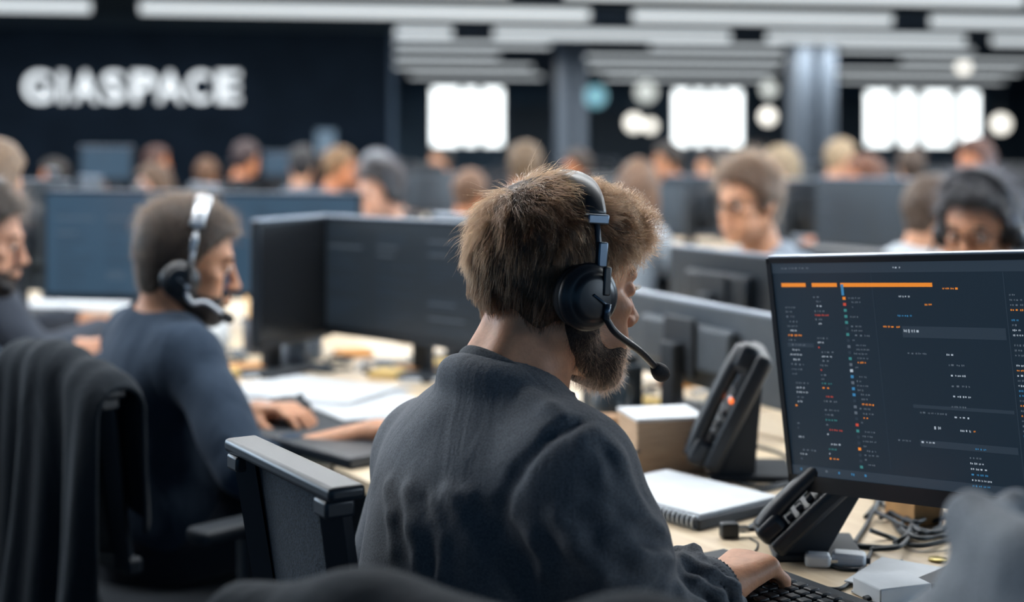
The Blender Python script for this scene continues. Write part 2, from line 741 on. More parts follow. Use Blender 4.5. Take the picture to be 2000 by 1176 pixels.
def hairline(style):
    if style == 'fade':
        return ([-.11, -.06, -.035, -.012, .012, .03, .045, .075, .11], [-.085, -.080, -.066, -.030, -.020, .012, .040, .066, .078])
    if style == 'long':
        return ([-.12, -.03, .0, .02, .05, .09, .12], [-.19, -.19, -.17, -.06, .04, .075, .085])
    if style == 'fringe':
        return ([-.11, -.06, -.035, -.012, .012, .030, .050, .080, .12], [-.092, -.090, -.080, -.035, -.018, .030, .054, .066, .068])
    return ([-.11, -.06, -.035, -.012, .012, .03, .045, .075, .11], [-.095, -.092, -.080, -.032, -.020, .022, .050, .076, .086])


def hair_cap(name, O, M, s, m, parent, style='short', h=.006, thick=.016, lump=.004, seed=0, freq=70.0, top=None, strands=False):
    lo, hi = O - .21 * s, O + .21 * s
    if style == 'long':
        lo = lo - np.array([.03, .03, .14])
    Fd = Field(lo, hi, h)
    L = lambda x, y, z: O + M @ (np.array([x, y, z]) * s)
    top = thick * 1.5 if top is None else top
    skull(Fd, O, M, s, thick * .55, .02)
    Fd.ell(L(.0, 0, .050), np.array([.090 + top * .8, .070 + top * .55, .074 + top]) * s, M, .03)
    if style == 'fringe':
        Fd.ell(L(.060, 0, .076), np.array([.043, .060, .032]) * s, M, .02)
        Fd.ell(L(-.050, 0, .045), np.array([.050, .060, .066]) * s, M, .03)
        Fd.ell(L(-.034, 0, -.045), np.array([.040, .050, .055]) * s, M, .03)
    else:
        Fd.ell(L(-.045, 0, -.045), np.array([.048, .054, .05]) * s, M, .03)
    if style == 'long':
        for sy in (-1, 1):
            Fd.cone(L(-.03, .065 * sy, .0), L(-.035, .075 * sy, -.17), .042 * s, .034 * s, .03)
        Fd.cone(L(-.07, 0, .0), L(-.075, 0, -.19), .055 * s, .045 * s, .03)
    X, Y, Z = Fd.ax[0][:, None, None] - O[0], Fd.ax[1][None, :, None] - O[1], Fd.ax[2][None, None, :] - O[2]
    lx = (X * M[0, 0] + Y * M[1, 0] + Z * M[2, 0]) / s
    ly = (X * M[0, 1] + Y * M[1, 1] + Z * M[2, 1]) / s
    lz = (X * M[0, 2] + Y * M[1, 2] + Z * M[2, 2]) / s
    hx, hz = hairline(style)
    zl = np.interp(lx, hx, hz) + (.03 * np.clip(np.abs(ly) - .035, 0, .05) * 6 * (lx > .04) * -1.0)
    reg = ((zl - lz) * .75 * s).astype(np.float32)
    a = Fd.d
    kk = .010
    hh = np.clip(0.5 - 0.5 * (a - reg) / kk, 0, 1)
    Fd.d = (a * (1 - hh) + reg * hh + kk * hh * (1 - hh)).astype(np.float32)
    if lump:
        n = sine_noise(seed, freq, 3)
        Fd.displace(lambda x, y, z: lump * n(x, y, z))
    pos, q = Fd.mesh()
    pos = smooth_mesh(pos, q, 1)
    o = mesh_np(name, pos, q, m, parent)
    return o, pos, q


def hand(Fd, W, d, n, lat, curl=(0.35, 0.5, 0.45), s=1.0, thumb=1.0, spread=0.1, fing=(0, 1, 2, 3), k=.006):
    """W wrist, d towards the knuckles, n out of the back of the hand, lat towards the thumb"""
    d, n, lat = [np.array(v, float) / np.linalg.norm(v) for v in (d, n, lat)]
    offs = [.030, .010, -.011, -.030]
    lens = [(.040, .024, .020), (.044, .028, .021), (.041, .026, .021), (.033, .020, .018)]
    for i in range(4):
        kn = W + d * (.086 - .004 * abs(i - 1)) * s + lat * offs[i] * .92 * s + n * .004 * s
        Fd.cone(W + lat * offs[i] * .55 * s + d * .008 * s, kn, .0150 * s, .0125 * s, .016)
        if i not in fing:
            continue
        p = kn
        ang = 0.0
        r = (.0088, .0080, .0074, .0064)
        sd = d + lat * (spread * (1.2 - i * .8))
        sd /= np.linalg.norm(sd)
        for j in range(3):
            ang += curl[j] if not hasattr(curl[j], '__len__') else curl[j][i]
            q = p + (sd * math.cos(ang) - n * math.sin(ang)) * lens[i][j] * s
            Fd.cone(p, q, r[j] * s, r[j + 1] * s, k if j == 0 else .003)
            p = q
    if thumb:
        a = W + lat * .022 * s + d * .018 * s - n * .004 * s
        b = W + lat * .047 * s + d * .050 * s - n * .014 * s
        c = b + (d * .85 + lat * .35 - n * .35) * .030 * s
        e = c + (d * .95 + lat * -.05 - n * .4) * .026 * s
        Fd.cone(a, b, .0165 * s, .0120 * s, .012)
        Fd.cone(b, c, .0110 * s, .0095 * s, .004)
        Fd.cone(c, e, .0095 * s, .0072 * s, .003)


def ik(S, W, a, b, pole):
    S, W, pole = np.array(S), np.array(W), np.array(pole, float)
    v = W - S
    L = np.linalg.norm(v)
    L = min(L, (a + b) * .995)
    u = v / np.linalg.norm(v)
    x = (a * a - b * b + L * L) / (2 * L)
    hgt = math.sqrt(max(a * a - x * x, 1e-6))
    p = pole - u * (pole @ u)
    p /= np.linalg.norm(p)
    return S + u * x + p * hgt


def skin_mat(name, color, sss=0.12):
    return mat(name, color, rough=0.48, noise=0.12, nscale=60, bump=0.12, bscale=260, sss=sss, spec=0.4)


def spine_frame(Pv, C, f):
    up = (C - Pv) / np.linalg.norm(C - Pv)
    f = f - up * (f @ up)
    f /= np.linalg.norm(f)
    l = np.cross(up, f)
    return np.stack([f, l, up], 1)


def torso(Fd, C, Pv, S, f, e=0.0, sc=1.0, belly=1.0):
    """trunk from the pelvis Pv to the neck base C with shoulders S = (right, left)"""
    T = spine_frame(Pv, C, f)
    D = Pv - C
    A = lambda t, x=0.0: C + D * t + T[:, 0] * x
    r = lambda *v: np.array(v) * sc + e
    Fd.ell(A(.40, .0), r(.108, .165, .19), T, .05)
    Fd.ell(A(.24, -.012), r(.092, .165, .115), T, .05)
    Fd.ell(A(.66, .012 * belly), r(.106 * belly, .148, .16), T, .06)
    Fd.ell(A(.95, .0), r(.118, .168, .125), T, .06)
    for i in (0, 1):
        Fd.cone(A(.10, -.012), S[i] + (A(.1) - S[i]) * .10, .066 * sc + e, .055 * sc + e, .04)
        Fd.cone(A(-.01, -.012), A(.0, -.01) * .35 + S[i] * .65 + np.array([0, 0, .012]), .046 * sc + e, .040 * sc + e, .035)
        Fd.ell(S[i], r(.060, .056, .060), T, .04)


def seat_legs(name, Pv, f, mtrouser, mshoe, parent, floor=0.0, h=.012, spread=.10, knee=.44, kz=.50, back=.02):
    l = np.array([-f[1], f[0], 0.0])
    lo = np.array([Pv[0] - .62, Pv[1] - .62, floor - .02])
    hi = np.array([Pv[0] + .62, Pv[1] + .62, Pv[2] + .2])
    Fd = Field(lo, hi, h)
    Fs = Field(lo, np.array([hi[0], hi[1], floor + .18]), max(h * .7, .006))
    Fd.ell(Pv + f * .0, (.14, .14, .125), None, .05)
    Fd.ell(Pv + f * .03 + np.array([0, 0, -.02]), (.16, .16, .10), None, .05)
    for sgn in (-1, 1):
        hip = Pv + l * sgn * .085 + f * .02 + np.array([0, 0, -.015])
        kn = Pv + l * sgn * spread + f * knee
        kn[2] = kz
        an = kn + f * (-back)
        an[2] = floor + .09
        Fd.cone(hip, kn, .088, .066, .04)
        Fd.cone(kn, an, .062, .052, .02)
        toe = an + f * .15
        toe[2] = floor + .035
        hl = an - f * .03
        hl[2] = floor + .035
        Fs.cone(hl, toe, .036, .036, .01)
        Fs.cone(an + np.array([0, 0, .0]), toe * .5 + hl * .5, .045, .036, .02)
    n = sine_noise(3, 22, 2)
    Fd.displace(lambda x, y, z: .006 * n(x, y, z * .6))
    Fs.halfspace((0, 0, floor), (0, 0, -1))
    a = Fd.mesh()
    mesh_np('trousers', a[0], a[1], mtrouser, parent)
    b = Fs.mesh()
    if len(b[1]):
        mesh_np('shoes', b[0], b[1], mshoe, parent)


M_SHOE = mat('shoe_dark', (.02, .02, .022), .6)
M_TROUSER = fabric_mat('dark_denim', (.018, .022, .032), .5)


def glasses(parent, O, M, s=1.0):
    L = lambda x, y, z: O + M @ (np.array([x, y, z]) * s)
    b = MB()
    for sy in (-1, 1):
        pts = [L(.104 - .012 * (abs(.031 * sy + .024 * math.cos(a)) / .055) ** 2, .031 * sy + .024 * math.cos(a), -.002 + .018 * math.sin(a)) for a in np.linspace(0, 2 * math.pi, 17)]
        b.tube(pts, .0022, 6)
        b.tube([L(.095, .055 * sy, .004), L(.05, .080 * sy, .006), L(-.01, .084 * sy, .002)], .002, 6)
    b.tube([L(.107, -.008, .0), L(.109, 0, .002), L(.107, .008, .0)], .002, 6)
    o = b.build('glasses', mat('glasses_black', (.01, .01, .012), .25))
    return o


def headset(label, O, M, s=1.0, side=-1, detail=1, group=None, silver=False, mic=True, radius=None, lean=.018, cup=(-.006, -.012), top=.150, cs=1.0):
    """over-ear call centre headset; side = which ear carries the boom (-1 is the right one)"""
    L = lambda x, y, z: O + M @ (np.array([x, y, z]) * s)
    blk = mat('headset_black', (.010, .012, .016), .36)
    sof = mat('headset_cushion', (.012, .013, .016), .7, bump=.2, bscale=300)
    met = mat('headset_steel', (.10, .13, .17), .3, metal=.8)
    slv = mat('headset_silver', (.62, .66, .70), .3, metal=.6)
    root = thing('headset', label, 'headset', O, 0, group)
    inv = Matrix.Translation(-Vector(O))

    def fin(o):
        o.data.transform(inv)
        o.parent = root
        return o
    W = .096
    n = 28 if detail else 12

    def band(a):     # a from 0 (right) to pi (left)
        y = -W * math.cos(a)
        z = .030 + (top - .030) * math.sin(a) ** .8
        x = cup[0] + .010 + (lean * math.sin(a))
        return np.array([x, y, z])
    b = MB()
    aa = np.linspace(.16 * math.pi, .84 * math.pi, n)
    pts = [L(*band(a)) for a in aa]
    b.tube(pts, [.0135 * s + .006 * s * math.sin((i / (n - 1)) * math.pi) for i in range(n)], 10 if detail else 6, flat=(M[:, 1] * .3 - M[:, 2], .30))
    fin(b.build('headband', slv if silver else blk))
    if detail:
        b = MB()
        pts = [L(*(band(a) * np.array([1, .965, 1]) - np.array([0, 0, .007]))) for a in np.linspace(.24 * math.pi, .76 * math.pi, n)]
        b.tube(pts, .0175 * s, 10, flat=(M[:, 1] * .3 - M[:, 2], .34))
        fin(b.build('headband_pad', sof))
    for sy in (-1, 1):
        c = np.array([cup[0], sy * .092, cup[1]])
        a0 = .16 * math.pi if sy < 0 else .84 * math.pi
        e = band(a0)
        b = MB()
        b.tube([L(*e), L(e[0] + .001, sy * (W + .003), .028), L(cup[0] + .016, sy * (W + .010), cup[1] + .026)], .0045 * s, 8, flat=(M[:, 1], .6))
        if detail:
            b.box(L(e[0], sy * (abs(e[1]) + .001), e[2] - .004), np.array([.030, .012, .012]) * s, Matrix(M.tolist()), .002)
            b.box(L(e[0] + .000, sy * (W + .004), .046), np.array([.013, .009, .030]) * s, Matrix(M.tolist()), .002)
        fin(b.build('slider', slv if silver else met))
        R = Matrix(np.stack([M[:, 0], M[:, 2] * sy * -1, M[:, 1] * sy], 1).tolist())
        k = 40 if detail else 16
        b = MB()
        b.lathe([(r_ * cs, z_) for r_, z_ in [(0, -.018), (.026, -.017), (.032, -.010), (.033, .0), (.028, .006)]], L(*c), k, R)
        fin(b.build('ear_cushion', sof))
        b = MB()
        b.lathe([(r_ * cs, z_) for r_, z_ in [(.030, .0), (.0335, .004), (.0345, .009), (.032, .014), (.031, .0145), (.0305, .0175), (.0265, .020), (.024, .0205), (.0235, .0235), (.018, .0255), (0, .026)]], L(*c), k, R)
        if detail:
            # yoke plate and cross seam
            b.box(L(cup[0] + .014, sy * .1165, cup[1] + .020), np.array([.010, .006, .034]) * s, Matrix(M.tolist()), .002)
        fin(b.build('ear_cup', blk))
        if detail and sy == side:
            b = MB()
            b.tube([L(cup[0] - .004, sy * .1185, cup[1] + .004), L(cup[0] + .012, sy * .1195, cup[1] - .006), L(cup[0] + .019, sy * .1195, cup[1] - .008)], .0016, 6)
            b.tube([L(cup[0] + .016, sy * .119, cup[1] - .006), L(cup[0] + .015, sy * .119, cup[1] - .024)], .0042, 8)
            fin(b.build('boom_hinge', met))
        if mic and sy == side:
            b = MB()
            p = [L(cup[0] + .015, sy * .117, cup[1] - .022), L(cup[0] + .030, sy * .119, cup[1] - .040),
                 L(.052, sy * .112, -.066), L(.090, sy * .094, -.088)]
            b.tube(arc(p, 18), .0042 * s, 8)
            fin(b.build('mic_boom', slv if silver else blk))
            b = MB()
            dv = (p[3] - p[2]) / np.linalg.norm(p[3] - p[2])
            R2 = Vector(dv).to_track_quat('Z', 'Y').to_matrix()
            b.lathe([(0, -.006), (.0060, -.003), (.0095, .006), (.0110, .014), (.0100, .021), (.0055, .026), (0, .027)], p[3], 16, R2)
            fin(b.build('microphone', sof))
    return root


def person(label, O, yaw, pitch, byaw, h=.008, C=None, Pv=None, hands=None, skin=(.55, .27, .15), shirt=(.03, .04, .055),
           hair=(.03, .02, .015), style='short', thick=.016, lump=.004, sleeve='long', beard=None, group=None, legs=True,
           sc=1.0, lean=.12, roll=0, detail=0, eyes=True, seat=.52, poles=None, trouser=None, hs=1.0):
    O = np.array(O, float)
    M = frame(yaw, pitch, roll)
    f = frame(byaw)[:, 0]
    l = frame(byaw)[:, 1]
    if C is None:
        C = O + M @ np.array([-.045, 0, -.135]) * sc - f * .02 + np.array([0, 0, -.035])
    if Pv is None:
        Pv = C - f * lean
        Pv[2] = min(seat, C[2] - .40)
    C, Pv = np.array(C, float), np.array(Pv, float)
    S = [C - l * .165 * sc + np.array([0, 0, -.055]), C + l * .165 * sc + np.array([0, 0, -.055])]
    if hands is None:
        hands = [C + f * .36 - l * .14, C + f * .36 + l * .14]
        for w in hands:
            w[2] = DESK + .035
    base = np.array([Pv[0], Pv[1], 0.0])
    root = thing('person', label, 'person', base, 0, group)
    inv = Matrix.Translation(-Vector(base))

    def fin(o):
        o.data.transform(inv)
        o.parent = root
        return o
    E = []
    W = []
    for i in (0, 1):
        pole = (poles[i] if poles else (l * (-1 if i == 0 else 1) * .6 + np.array([0, 0, -1.0]) - f * .3))
        v = hands[i] - S[i]
        Lm = np.linalg.norm(v)
        w = hands[i] if Lm < .52 * sc else S[i] + v / Lm * .52 * sc
        W.append(w)
        E.append(ik(S[i], w, .28 * sc, .25 * sc, pole))
    pts = np.array([O, C, Pv] + S + E + W)
    lo = pts.min(0) - .20
    hi = pts.max(0) + .20
    lo[2] = max(lo[2], .40)
    Fd = Field(lo, hi, h)
    head(Fd, O, M, sc * hs, detail)
    Fd.cone(O + M @ np.array([-.022, 0, -.055]), C + np.array([0, 0, -.02]), .056 * sc, .062 * sc, .02)
    torso(Fd, C, Pv, S, f, -.012, sc)
    for i in (0, 1):
        Fd.cone(S[i], E[i], .044 * sc, .038 * sc, .03)
        Fd.cone(E[i], W[i], .038 * sc, .026 * sc, .02)
        d = W[i] - E[i]
        d = d / np.linalg.norm(d)
        d2 = d.copy()
        d2[2] = d2[2] * .3 - .05
        d2 /= np.linalg.norm(d2)
        n = np.array([0, 0, 1.0]) - d2 * d2[2]
        lat = np.cross(n, d2) * (1 if i == 0 else -1)
        hand(Fd, W[i], d2, n, lat, (.35, .45, .4), sc)
    pos, q = Fd.mesh()
    pos = smooth_mesh(pos, q, 1)
    ms = skin_mat('skin_%02d%02d%02d' % tuple(int(c * 99) for c in skin), skin)
    fin(mesh_np('body', pos, q, ms))
    # shirt
    Fd = Field(lo, hi, max(h, .006))
    torso(Fd, C, Pv, S, f, .008, sc)
    for i in (0, 1):
        Fd.cone(S[i], E[i], .061 * sc, .053 * sc, .03)
        if sleeve == 'long':
            Fd.cone(E[i], E[i] + (W[i] - E[i]) * .92, .052 * sc, .040 * sc, .02)
        elif sleeve == 'pushed':
            Fd.cone(E[i], E[i] + (W[i] - E[i]) * .30, .054 * sc, .050 * sc, .02)
    cu = C + M @ np.array([.0, 0, .01])
    Fd.cone(cu + np.array([0, 0, .005]), O + M @ np.array([-.02, 0, -.06]), .062 * sc, .075 * sc, .012, 'cut')
    n1 = sine_noise(11, 30, 3)
    Fd.displace(lambda x, y, z: .008 * n1(x, y, z * .7))
    pos, q = Fd.mesh()
    pos = smooth_mesh(pos, q, 1)
    mf = fabric_mat('shirt_%02d%02d%02d' % tuple(int(c * 99) for c in shirt), shirt, .6)
    fin(mesh_np('shirt', pos, q, mf))
    # hair
    if hair is not None:
        mh = mat('hair_%02d%02d%02d' % tuple(int(c * 99) for c in hair), hair, .55, noise=.5, nscale=90, bump=.8, bscale=140, stretch=(1, 1, .35))
        o, hp, hq = hair_cap('hair', O, M, sc * hs, mh, None, style, max(h * .8, .005), thick, lump, seed=int(abs(O[0]) * 997) % 1000)
        fin(o)
        if detail:
            strands(o, hp, hq, O, M, sc * hs, hair, style, base, 7000)
    if beard is not None:
        fin(beard_cap(O, M, sc * hs, beard, max(h * .7, .004)))
    if eyes and detail:
        for sy in (-1, 1):
            b = MB()
            c = O + M @ (np.array([.0842, .031 * sy, 0]) * sc * hs)
            R = Vector(M[:, 0]).to_track_quat('Z', 'Y').to_matrix()
            b.lathe([(0, -.0115), (.009, -.007), (.0115, 0), (.0100, .0058), (.0062, .0097)], c, 14, R)
            b.mi = 1
            b.lathe([(.0062, .0097), (.0028, .0112), (0, .0116)], c, 14, R)
            fin(b.build('eye', [mat('eye_white', (.7, .68, .65), .2), mat('eye_iris', (.03, .02, .015), .15)]))
            b = MB()
            b.tube([O + M @ (np.array([.097 - .013 * (t / .5) ** 2 * .9, sy * (.014 + .036 * (t + .5)), .019 + .006 * math.sin((t + .6) * 2.2)]) * sc * hs) for t in np.linspace(-.5, .5, 9)],
                   [.002, .0032, .0038, .004, .004, .0038, .0034, .0028, .0018], 6)
            fin(b.build('eyebrow', mat('brow_dark', tuple(c * .8 for c in (hair or (.03, .02, .015))), .7)))
    if legs:
        seat_legs('trousers', Pv, f, trouser or M_TROUSER, M_SHOE, root, h=.014)
        for ch in root.children:
            if ch.name.startswith(('trousers', 'shoes')):
                ch.data.transform(inv)
    return root, dict(O=O, M=M, C=C, Pv=Pv, S=S, E=E, W=W, f=f)


def strands(parent, hp, hq, O, M, s, color, style, base, n):
    rng = np.random.RandomState(5)
    rt, nr = sample_quads(hp, hq, n, rng)
    lr, ln = (rt - O) @ M, nr @ M
    tw = np.clip((lr[:, 2] - .05) / .04, 0, 1)[:, None]
    v = np.array([-.1, 0, -1.0]) * (1 - tw) + np.array([-.25, 0, .35]) * tw
    v = v - ln * (v * ln).sum(1)[:, None] + ln * (.35 + .35 * tw) + rng.normal(size=(n, 3)) * .3
    v /= np.linalg.norm(v, axis=1)[:, None]
    le = (.010 + .016 * tw) * rng.uniform(.6, 1.2, (n, 1)) * (1.6 if thickhair(style) else 1)
    b = rng.normal(size=(n, 3)) * .35 + np.array([0, 0, -.35])
    st = np.stack([lr - ln * .002 + v * le * t + b * le * t * t for t in (0, .33, .66, 1)], 1)
    st = (st.reshape(-1, 3) @ M.T + O).reshape(n, 4, 3)
    hair_strands('hair_strands', None, lambda _: st, 4, .0003, hair_mat('strand_%03d%03d' % (int(color[0] * 999), int(color[2] * 999)), tuple(c * .7 for c in color)), parent, base)


def thickhair(style):
    return style != 'fade'


def beard_cap(O, M, s, color, h=.004, e=.006):
    L = lambda x, y, z: O + M @ (np.array([x, y, z]) * s)
    Fd = Field(O - .17 * s, O + .17 * s, h)
    for sy in (-1, 1):
        Fd.cone(L(-.006, .056 * sy, -.050), L(.056, .026 * sy, -.099), (.021 + e) * s, (.019 + e) * s, .02)
        Fd.cone(L(.006, .069 * sy, -.005), L(.004, .064 * sy, -.045), (.006 + e) * s, (.012 + e) * s, .02)
        Fd.ell(L(.058, .034 * sy, -.072), np.array([.024 + e, .020 + e, .024 + e]) * s, M, .015)
        Fd.cone(L(.098, .004 * sy, -.0555), L(.085, .026 * sy, -.068), .0075 * s, .007 * s, .006)
    Fd.ell(L(.072, 0, -.104), np.array([.024 + e, .030 + e, .022 + e]) * s, M, .014)
    Fd.ell(L(.105, 0, -.070), np.array([.018, .021, .0095]) * s, M, .006, 'cut')
    X, Y, Z = Fd.ax[0][:, None, None] - O[0], Fd.ax[1][None, :, None] - O[1], Fd.ax[2][None, None, :] - O[2]
    lz = (X * M[0, 2] + Y * M[1, 2] + Z * M[2, 2]) / s
    lx = (X * M[0, 0] + Y * M[1, 0] + Z * M[2, 0]) / s
    zl = np.interp(lx, [.0, .02, .035, .06, .085, .1], [.01, .01, -.045, -.060, -.056, -.050])
    reg = ((lz - zl) * .8 * s).astype(np.float32)
    Fd.d = np.maximum(Fd.d, reg)
    n = sine_noise(5, 110, 3)
    Fd.displace(lambda x, y, z: .0018 * n(x, y, z))
    pos, q = Fd.mesh()
    pos = smooth_mesh(pos, q, 1)
    m = mat('beard_%02d%02d%02d' % tuple(int(c * 99) for c in color), color, .7, noise=.4, nscale=200, bump=.8, bscale=400)
    return mesh_np('beard', pos, q, m)

# ------------------------------------------------------------------ the building
def uv(u, v, z=0.0):
    p = U * u + V * v
    return np.array([p[0], p[1], z])


def u_at(px, v):
    t = (px - 1000.0) / F
    d = v / (math.cos(RY) - t * math.sin(RY))
    return d * (t * math.cos(RY) + math.sin(RY))


def d_at(px, v):
    t = (px - 1000.0) / F
    return v / (math.cos(RY) - t * math.sin(RY))


def z_at(px, y, v):
    return CAMZ - (y - HZ) / F * d_at(px, v)


CEIL = 3.05
M_NAVY = mat('navy_wall_paint', (.0085, .0150, .0250), .9, noise=.15, nscale=3, spec=.08)
M_BULK = mat('bulkhead_paint', (.030, .044, .058), .9, spec=.1)
M_GREYWALL = mat('grey_blue_wall_paint', (.075, .110, .160), .85, spec=.15, noise=.1, nscale=2)
M_BACK = mat('far_wall_paint', (.075, .125, .175), .8, noise=.2, nscale=1.5)
M_CEIL = mat('ceiling_paint', (.065, .105, .155), .8, noise=.15, nscale=1.2)
M_FLOOR = mat('grey_carpet', (.035, .042, .052), .95, noise=.3, nscale=120, bump=.4, bscale=400)
M_COLUMN = mat('column_paint', (.19, .23, .28), .45)
M_FRAME = mat('window_frame_dark', (.05, .065, .085), .5)
M_LAMP = mat('lamp_diffuser', (.9, .92, .92), .5, emit=(.90, .97, 1.0), estr=.85)
M_LAMPBODY = mat('lamp_body', (.16, .19, .22), .4, metal=.3)
M_PANE = mat('daylight_pane', (.9, .95, .95), .1, emit=(.93, .99, 1.0), estr=3.0)
M_GLOBE = mat('globe_glow', (1, .97, .9), .3, emit=(1.0, .96, .86), estr=1.9)
M_SIGN = mat('sign_letter_white', (.9, .92, .93), .4, emit=(.90, .96, 1.0), estr=.95)


def room_box(name, u0, u1, v0, v1, z0, z1, m, kind='structure'):
    c = uv((u0 + u1) / 2, (v0 + v1) / 2, (z0 + z1) / 2)
    o = MB().box((0, 0, 0), (u1 - u0, v1 - v0, z1 - z0)).build(name, m)
    o.location = c
    o.rotation_euler = (0, 0, RY)
    if kind:
        o['kind'] = kind
    return o


room_box('floor', -14, 24, -3, 35.2, -.1, 0, M_FLOOR)
room_box('ceiling', -14, 24, -3, 35.2, CEIL, CEIL + .1, M_CEIL)
SV = 16.5
ue = u_at(772, SV)
room_box('wall_sign', -13.9, ue - .06, SV, SV + .25, 0, CEIL, M_NAVY)
room_box('wall_right_far', 23.6, 23.8, 13, 35, 0, CEIL, M_GREYWALL)
room_box('wall_sign_return', ue - .06, ue, SV, 27.0, 0, CEIL, M_GREYWALL)  # coloured lighter than the sign wall to stand for window light
room_box('trim_1', -13.9, ue, SV - .10, SV, z_at(500, 58, SV), CEIL, M_BULK)

# unseen side walls with tall openings, near right one added to house the lights
for side, uu, sgn in (('left', -9.6, -1), ('right', 10.6, 1)):
    room_box('wall_%s' % side, min(uu, uu + .2 * sgn), max(uu, uu + .2 * sgn), -3, (SV - .2 if sgn < 0 else 13.0), 0, .85, M_GREYWALL)
    w = room_box('wall_%s_upper' % side, min(uu, uu + .2 * sgn), max(uu, uu + .2 * sgn), -3, (SV - .2 if sgn < 0 else 13.0), 2.85, CEIL, M_GREYWALL)
    vv = -3.0
    while vv < (16 if sgn < 0 else 12.9):
        room_box('column', min(uu, uu + .2 * sgn), max(uu, uu + .2 * sgn), vv, vv + .3, .85, 2.85, M_GREYWALL)
        vv += 2.6

# far wall with three groups of bright windows
BV = 34.6
groups = [(1, (845, 898, 908, 932, 944, 982)), (2, (1318, 1348, 1358, 1378, 1390, 1410, 1420, 1450)), (3, (1694, 1742, 1760, 1788, 1806, 1860, 1878, 1914))]
edges = []
for n_, xs in groups:
    a, b = u_at(xs[0] - 4, BV), u_at(xs[-1] + 4, BV)
    edges.append((a, b))
ZT, ZB = z_at(1400, 172, BV), z_at(1400, 288, BV)
room_box('wall_far', -14, 24, BV, BV + .2, 0, ZB, M_BACK)
room_box('wall_far_upper', -14, 24, BV, BV + .2, ZT, CEIL, M_GREYWALL)
cuts = [-14] + [e for ab in edges for e in ab] + [24]
for i in range(0, len(cuts), 2):
    room_box('wall_far_pier', cuts[i], cuts[i + 1], BV, BV + .2, ZB, ZT, M_BACK)
for (n_, xs), (a, b) in zip(groups, edges):
    w = empty('window_%d' % n_, uv((a + b) / 2, BV + .1, ZB), RY)
    w['kind'] = 'structure'
    fr = MB()
    fr.box((0, 0, .03), (b - a, .12, .06))
    fr.box((0, 0, ZT - ZB - .03), (b - a, .12, .06))
    last = a
    for k in range(0, len(xs), 2):
        p0, p1 = u_at(xs[k], BV), u_at(xs[k + 1], BV)
        fr.box(((last + p0) / 2 - (a + b) / 2, 0, (ZT - ZB) / 2), (max(p0 - last, .03), .12, ZT - ZB))
        last = p1
        MB().box(((p0 + p1) / 2 - (a + b) / 2, .02, (ZT - ZB) / 2), (p1 - p0, .02, ZT - ZB - .12)).build('window_pane', M_PANE, w)
    fr.box(((last + b) / 2 - (a + b) / 2, 0, (ZT - ZB) / 2), (max(b - last, .03), .12, ZT - ZB))
    fr.build('window_frame', M_FRAME, w)
# dark doorways and panels between the windows
for i, (x0, x1, y0) in enumerate(((990, 1078, 205), (1150, 1290, 215), (1462, 1540, 190), (1626, 1684, 185), (1924, 2000, 172))):
    a, b = u_at(x0, BV), u_at(x1, BV)
    room_box('door_%d' % (i + 1), a, b, BV - .08, BV, 0, z_at(x0, y0, BV), mat('dark_door_panel', (.035, .058, .082), .6))

# steel columns
for px0, px1, v_ in ((1088, 1140, 21.5), (1546, 1624, 18.5)):
    a, b = u_at(px0, v_), u_at(px1, v_)
    o = MB().box((-(b - a) * .30, 0, CEIL / 2), ((b - a) * .36, .40, CEIL), bev=.01).box(((b - a) * .30, 0, CEIL / 2), ((b - a) * .36, .40, CEIL), bev=.01).box((0, .05, CEIL / 2), ((b - a) * .5, .12, CEIL)).build('column', M_COLUMN)
    o.location = uv((a + b) / 2, v_, 0)
    o.rotation_euler = (0, 0, RY)
    o['kind'] = 'structure'

# ceiling beams between the light rows
for v_ in (14.0, 16.2, 19.3, 22.2, 25, 28, 31):
    if v_ < SV:
        room_box('beam', -13, 14.5, v_ - .08, v_ + .08, CEIL - .12, CEIL, M_BULK)
    else:
        room_box('beam', ue + .05, 23.5, v_ - .08, v_ + .08, CEIL - .16, CEIL, mat('beam_paint', (.045, .065, .09), .5))

# ------------------------------------------------------------------ linear lamps
LZ = 2.80
LAMP_C = (.95, .98, 1.0)
lamp_no = [0]
ROWN = ['first', 'second', 'third', 'fourth', 'fifth', 'sixth', 'seventh', 'eighth']


def lamp(u0, u1, v, label, group='linear lamps hung in rows under the ceiling', light=None):
    c = uv((u0 + u1) / 2, v, LZ)
    t = thing('linear_lamp', label, 'lamp', c, RY, group)
    L = u1 - u0
    MB().box((0, 0, .055), (L, .11, .05), bev=.006).build('lamp_housing', M_LAMPBODY, t)
    hh_ = .11 if v < 19 else .05
    MB().box((0, 0, .035 - hh_ / 2), (L - .02, .10, hh_), bev=.014).build('diffuser', M_LAMP, t)
    for s in (-1, 1):
        MB().tube([(s * L * .36, 0, .07), (s * L * .36, 0, CEIL - LZ + .02)], .006, 6).build('hanger', M_LAMPBODY, t)
    if light:
        l = area_light('lamp_light', c - np.array([0, 0, .085]), L, light, LAMP_C, (0, 0, RY), .10)
    return t


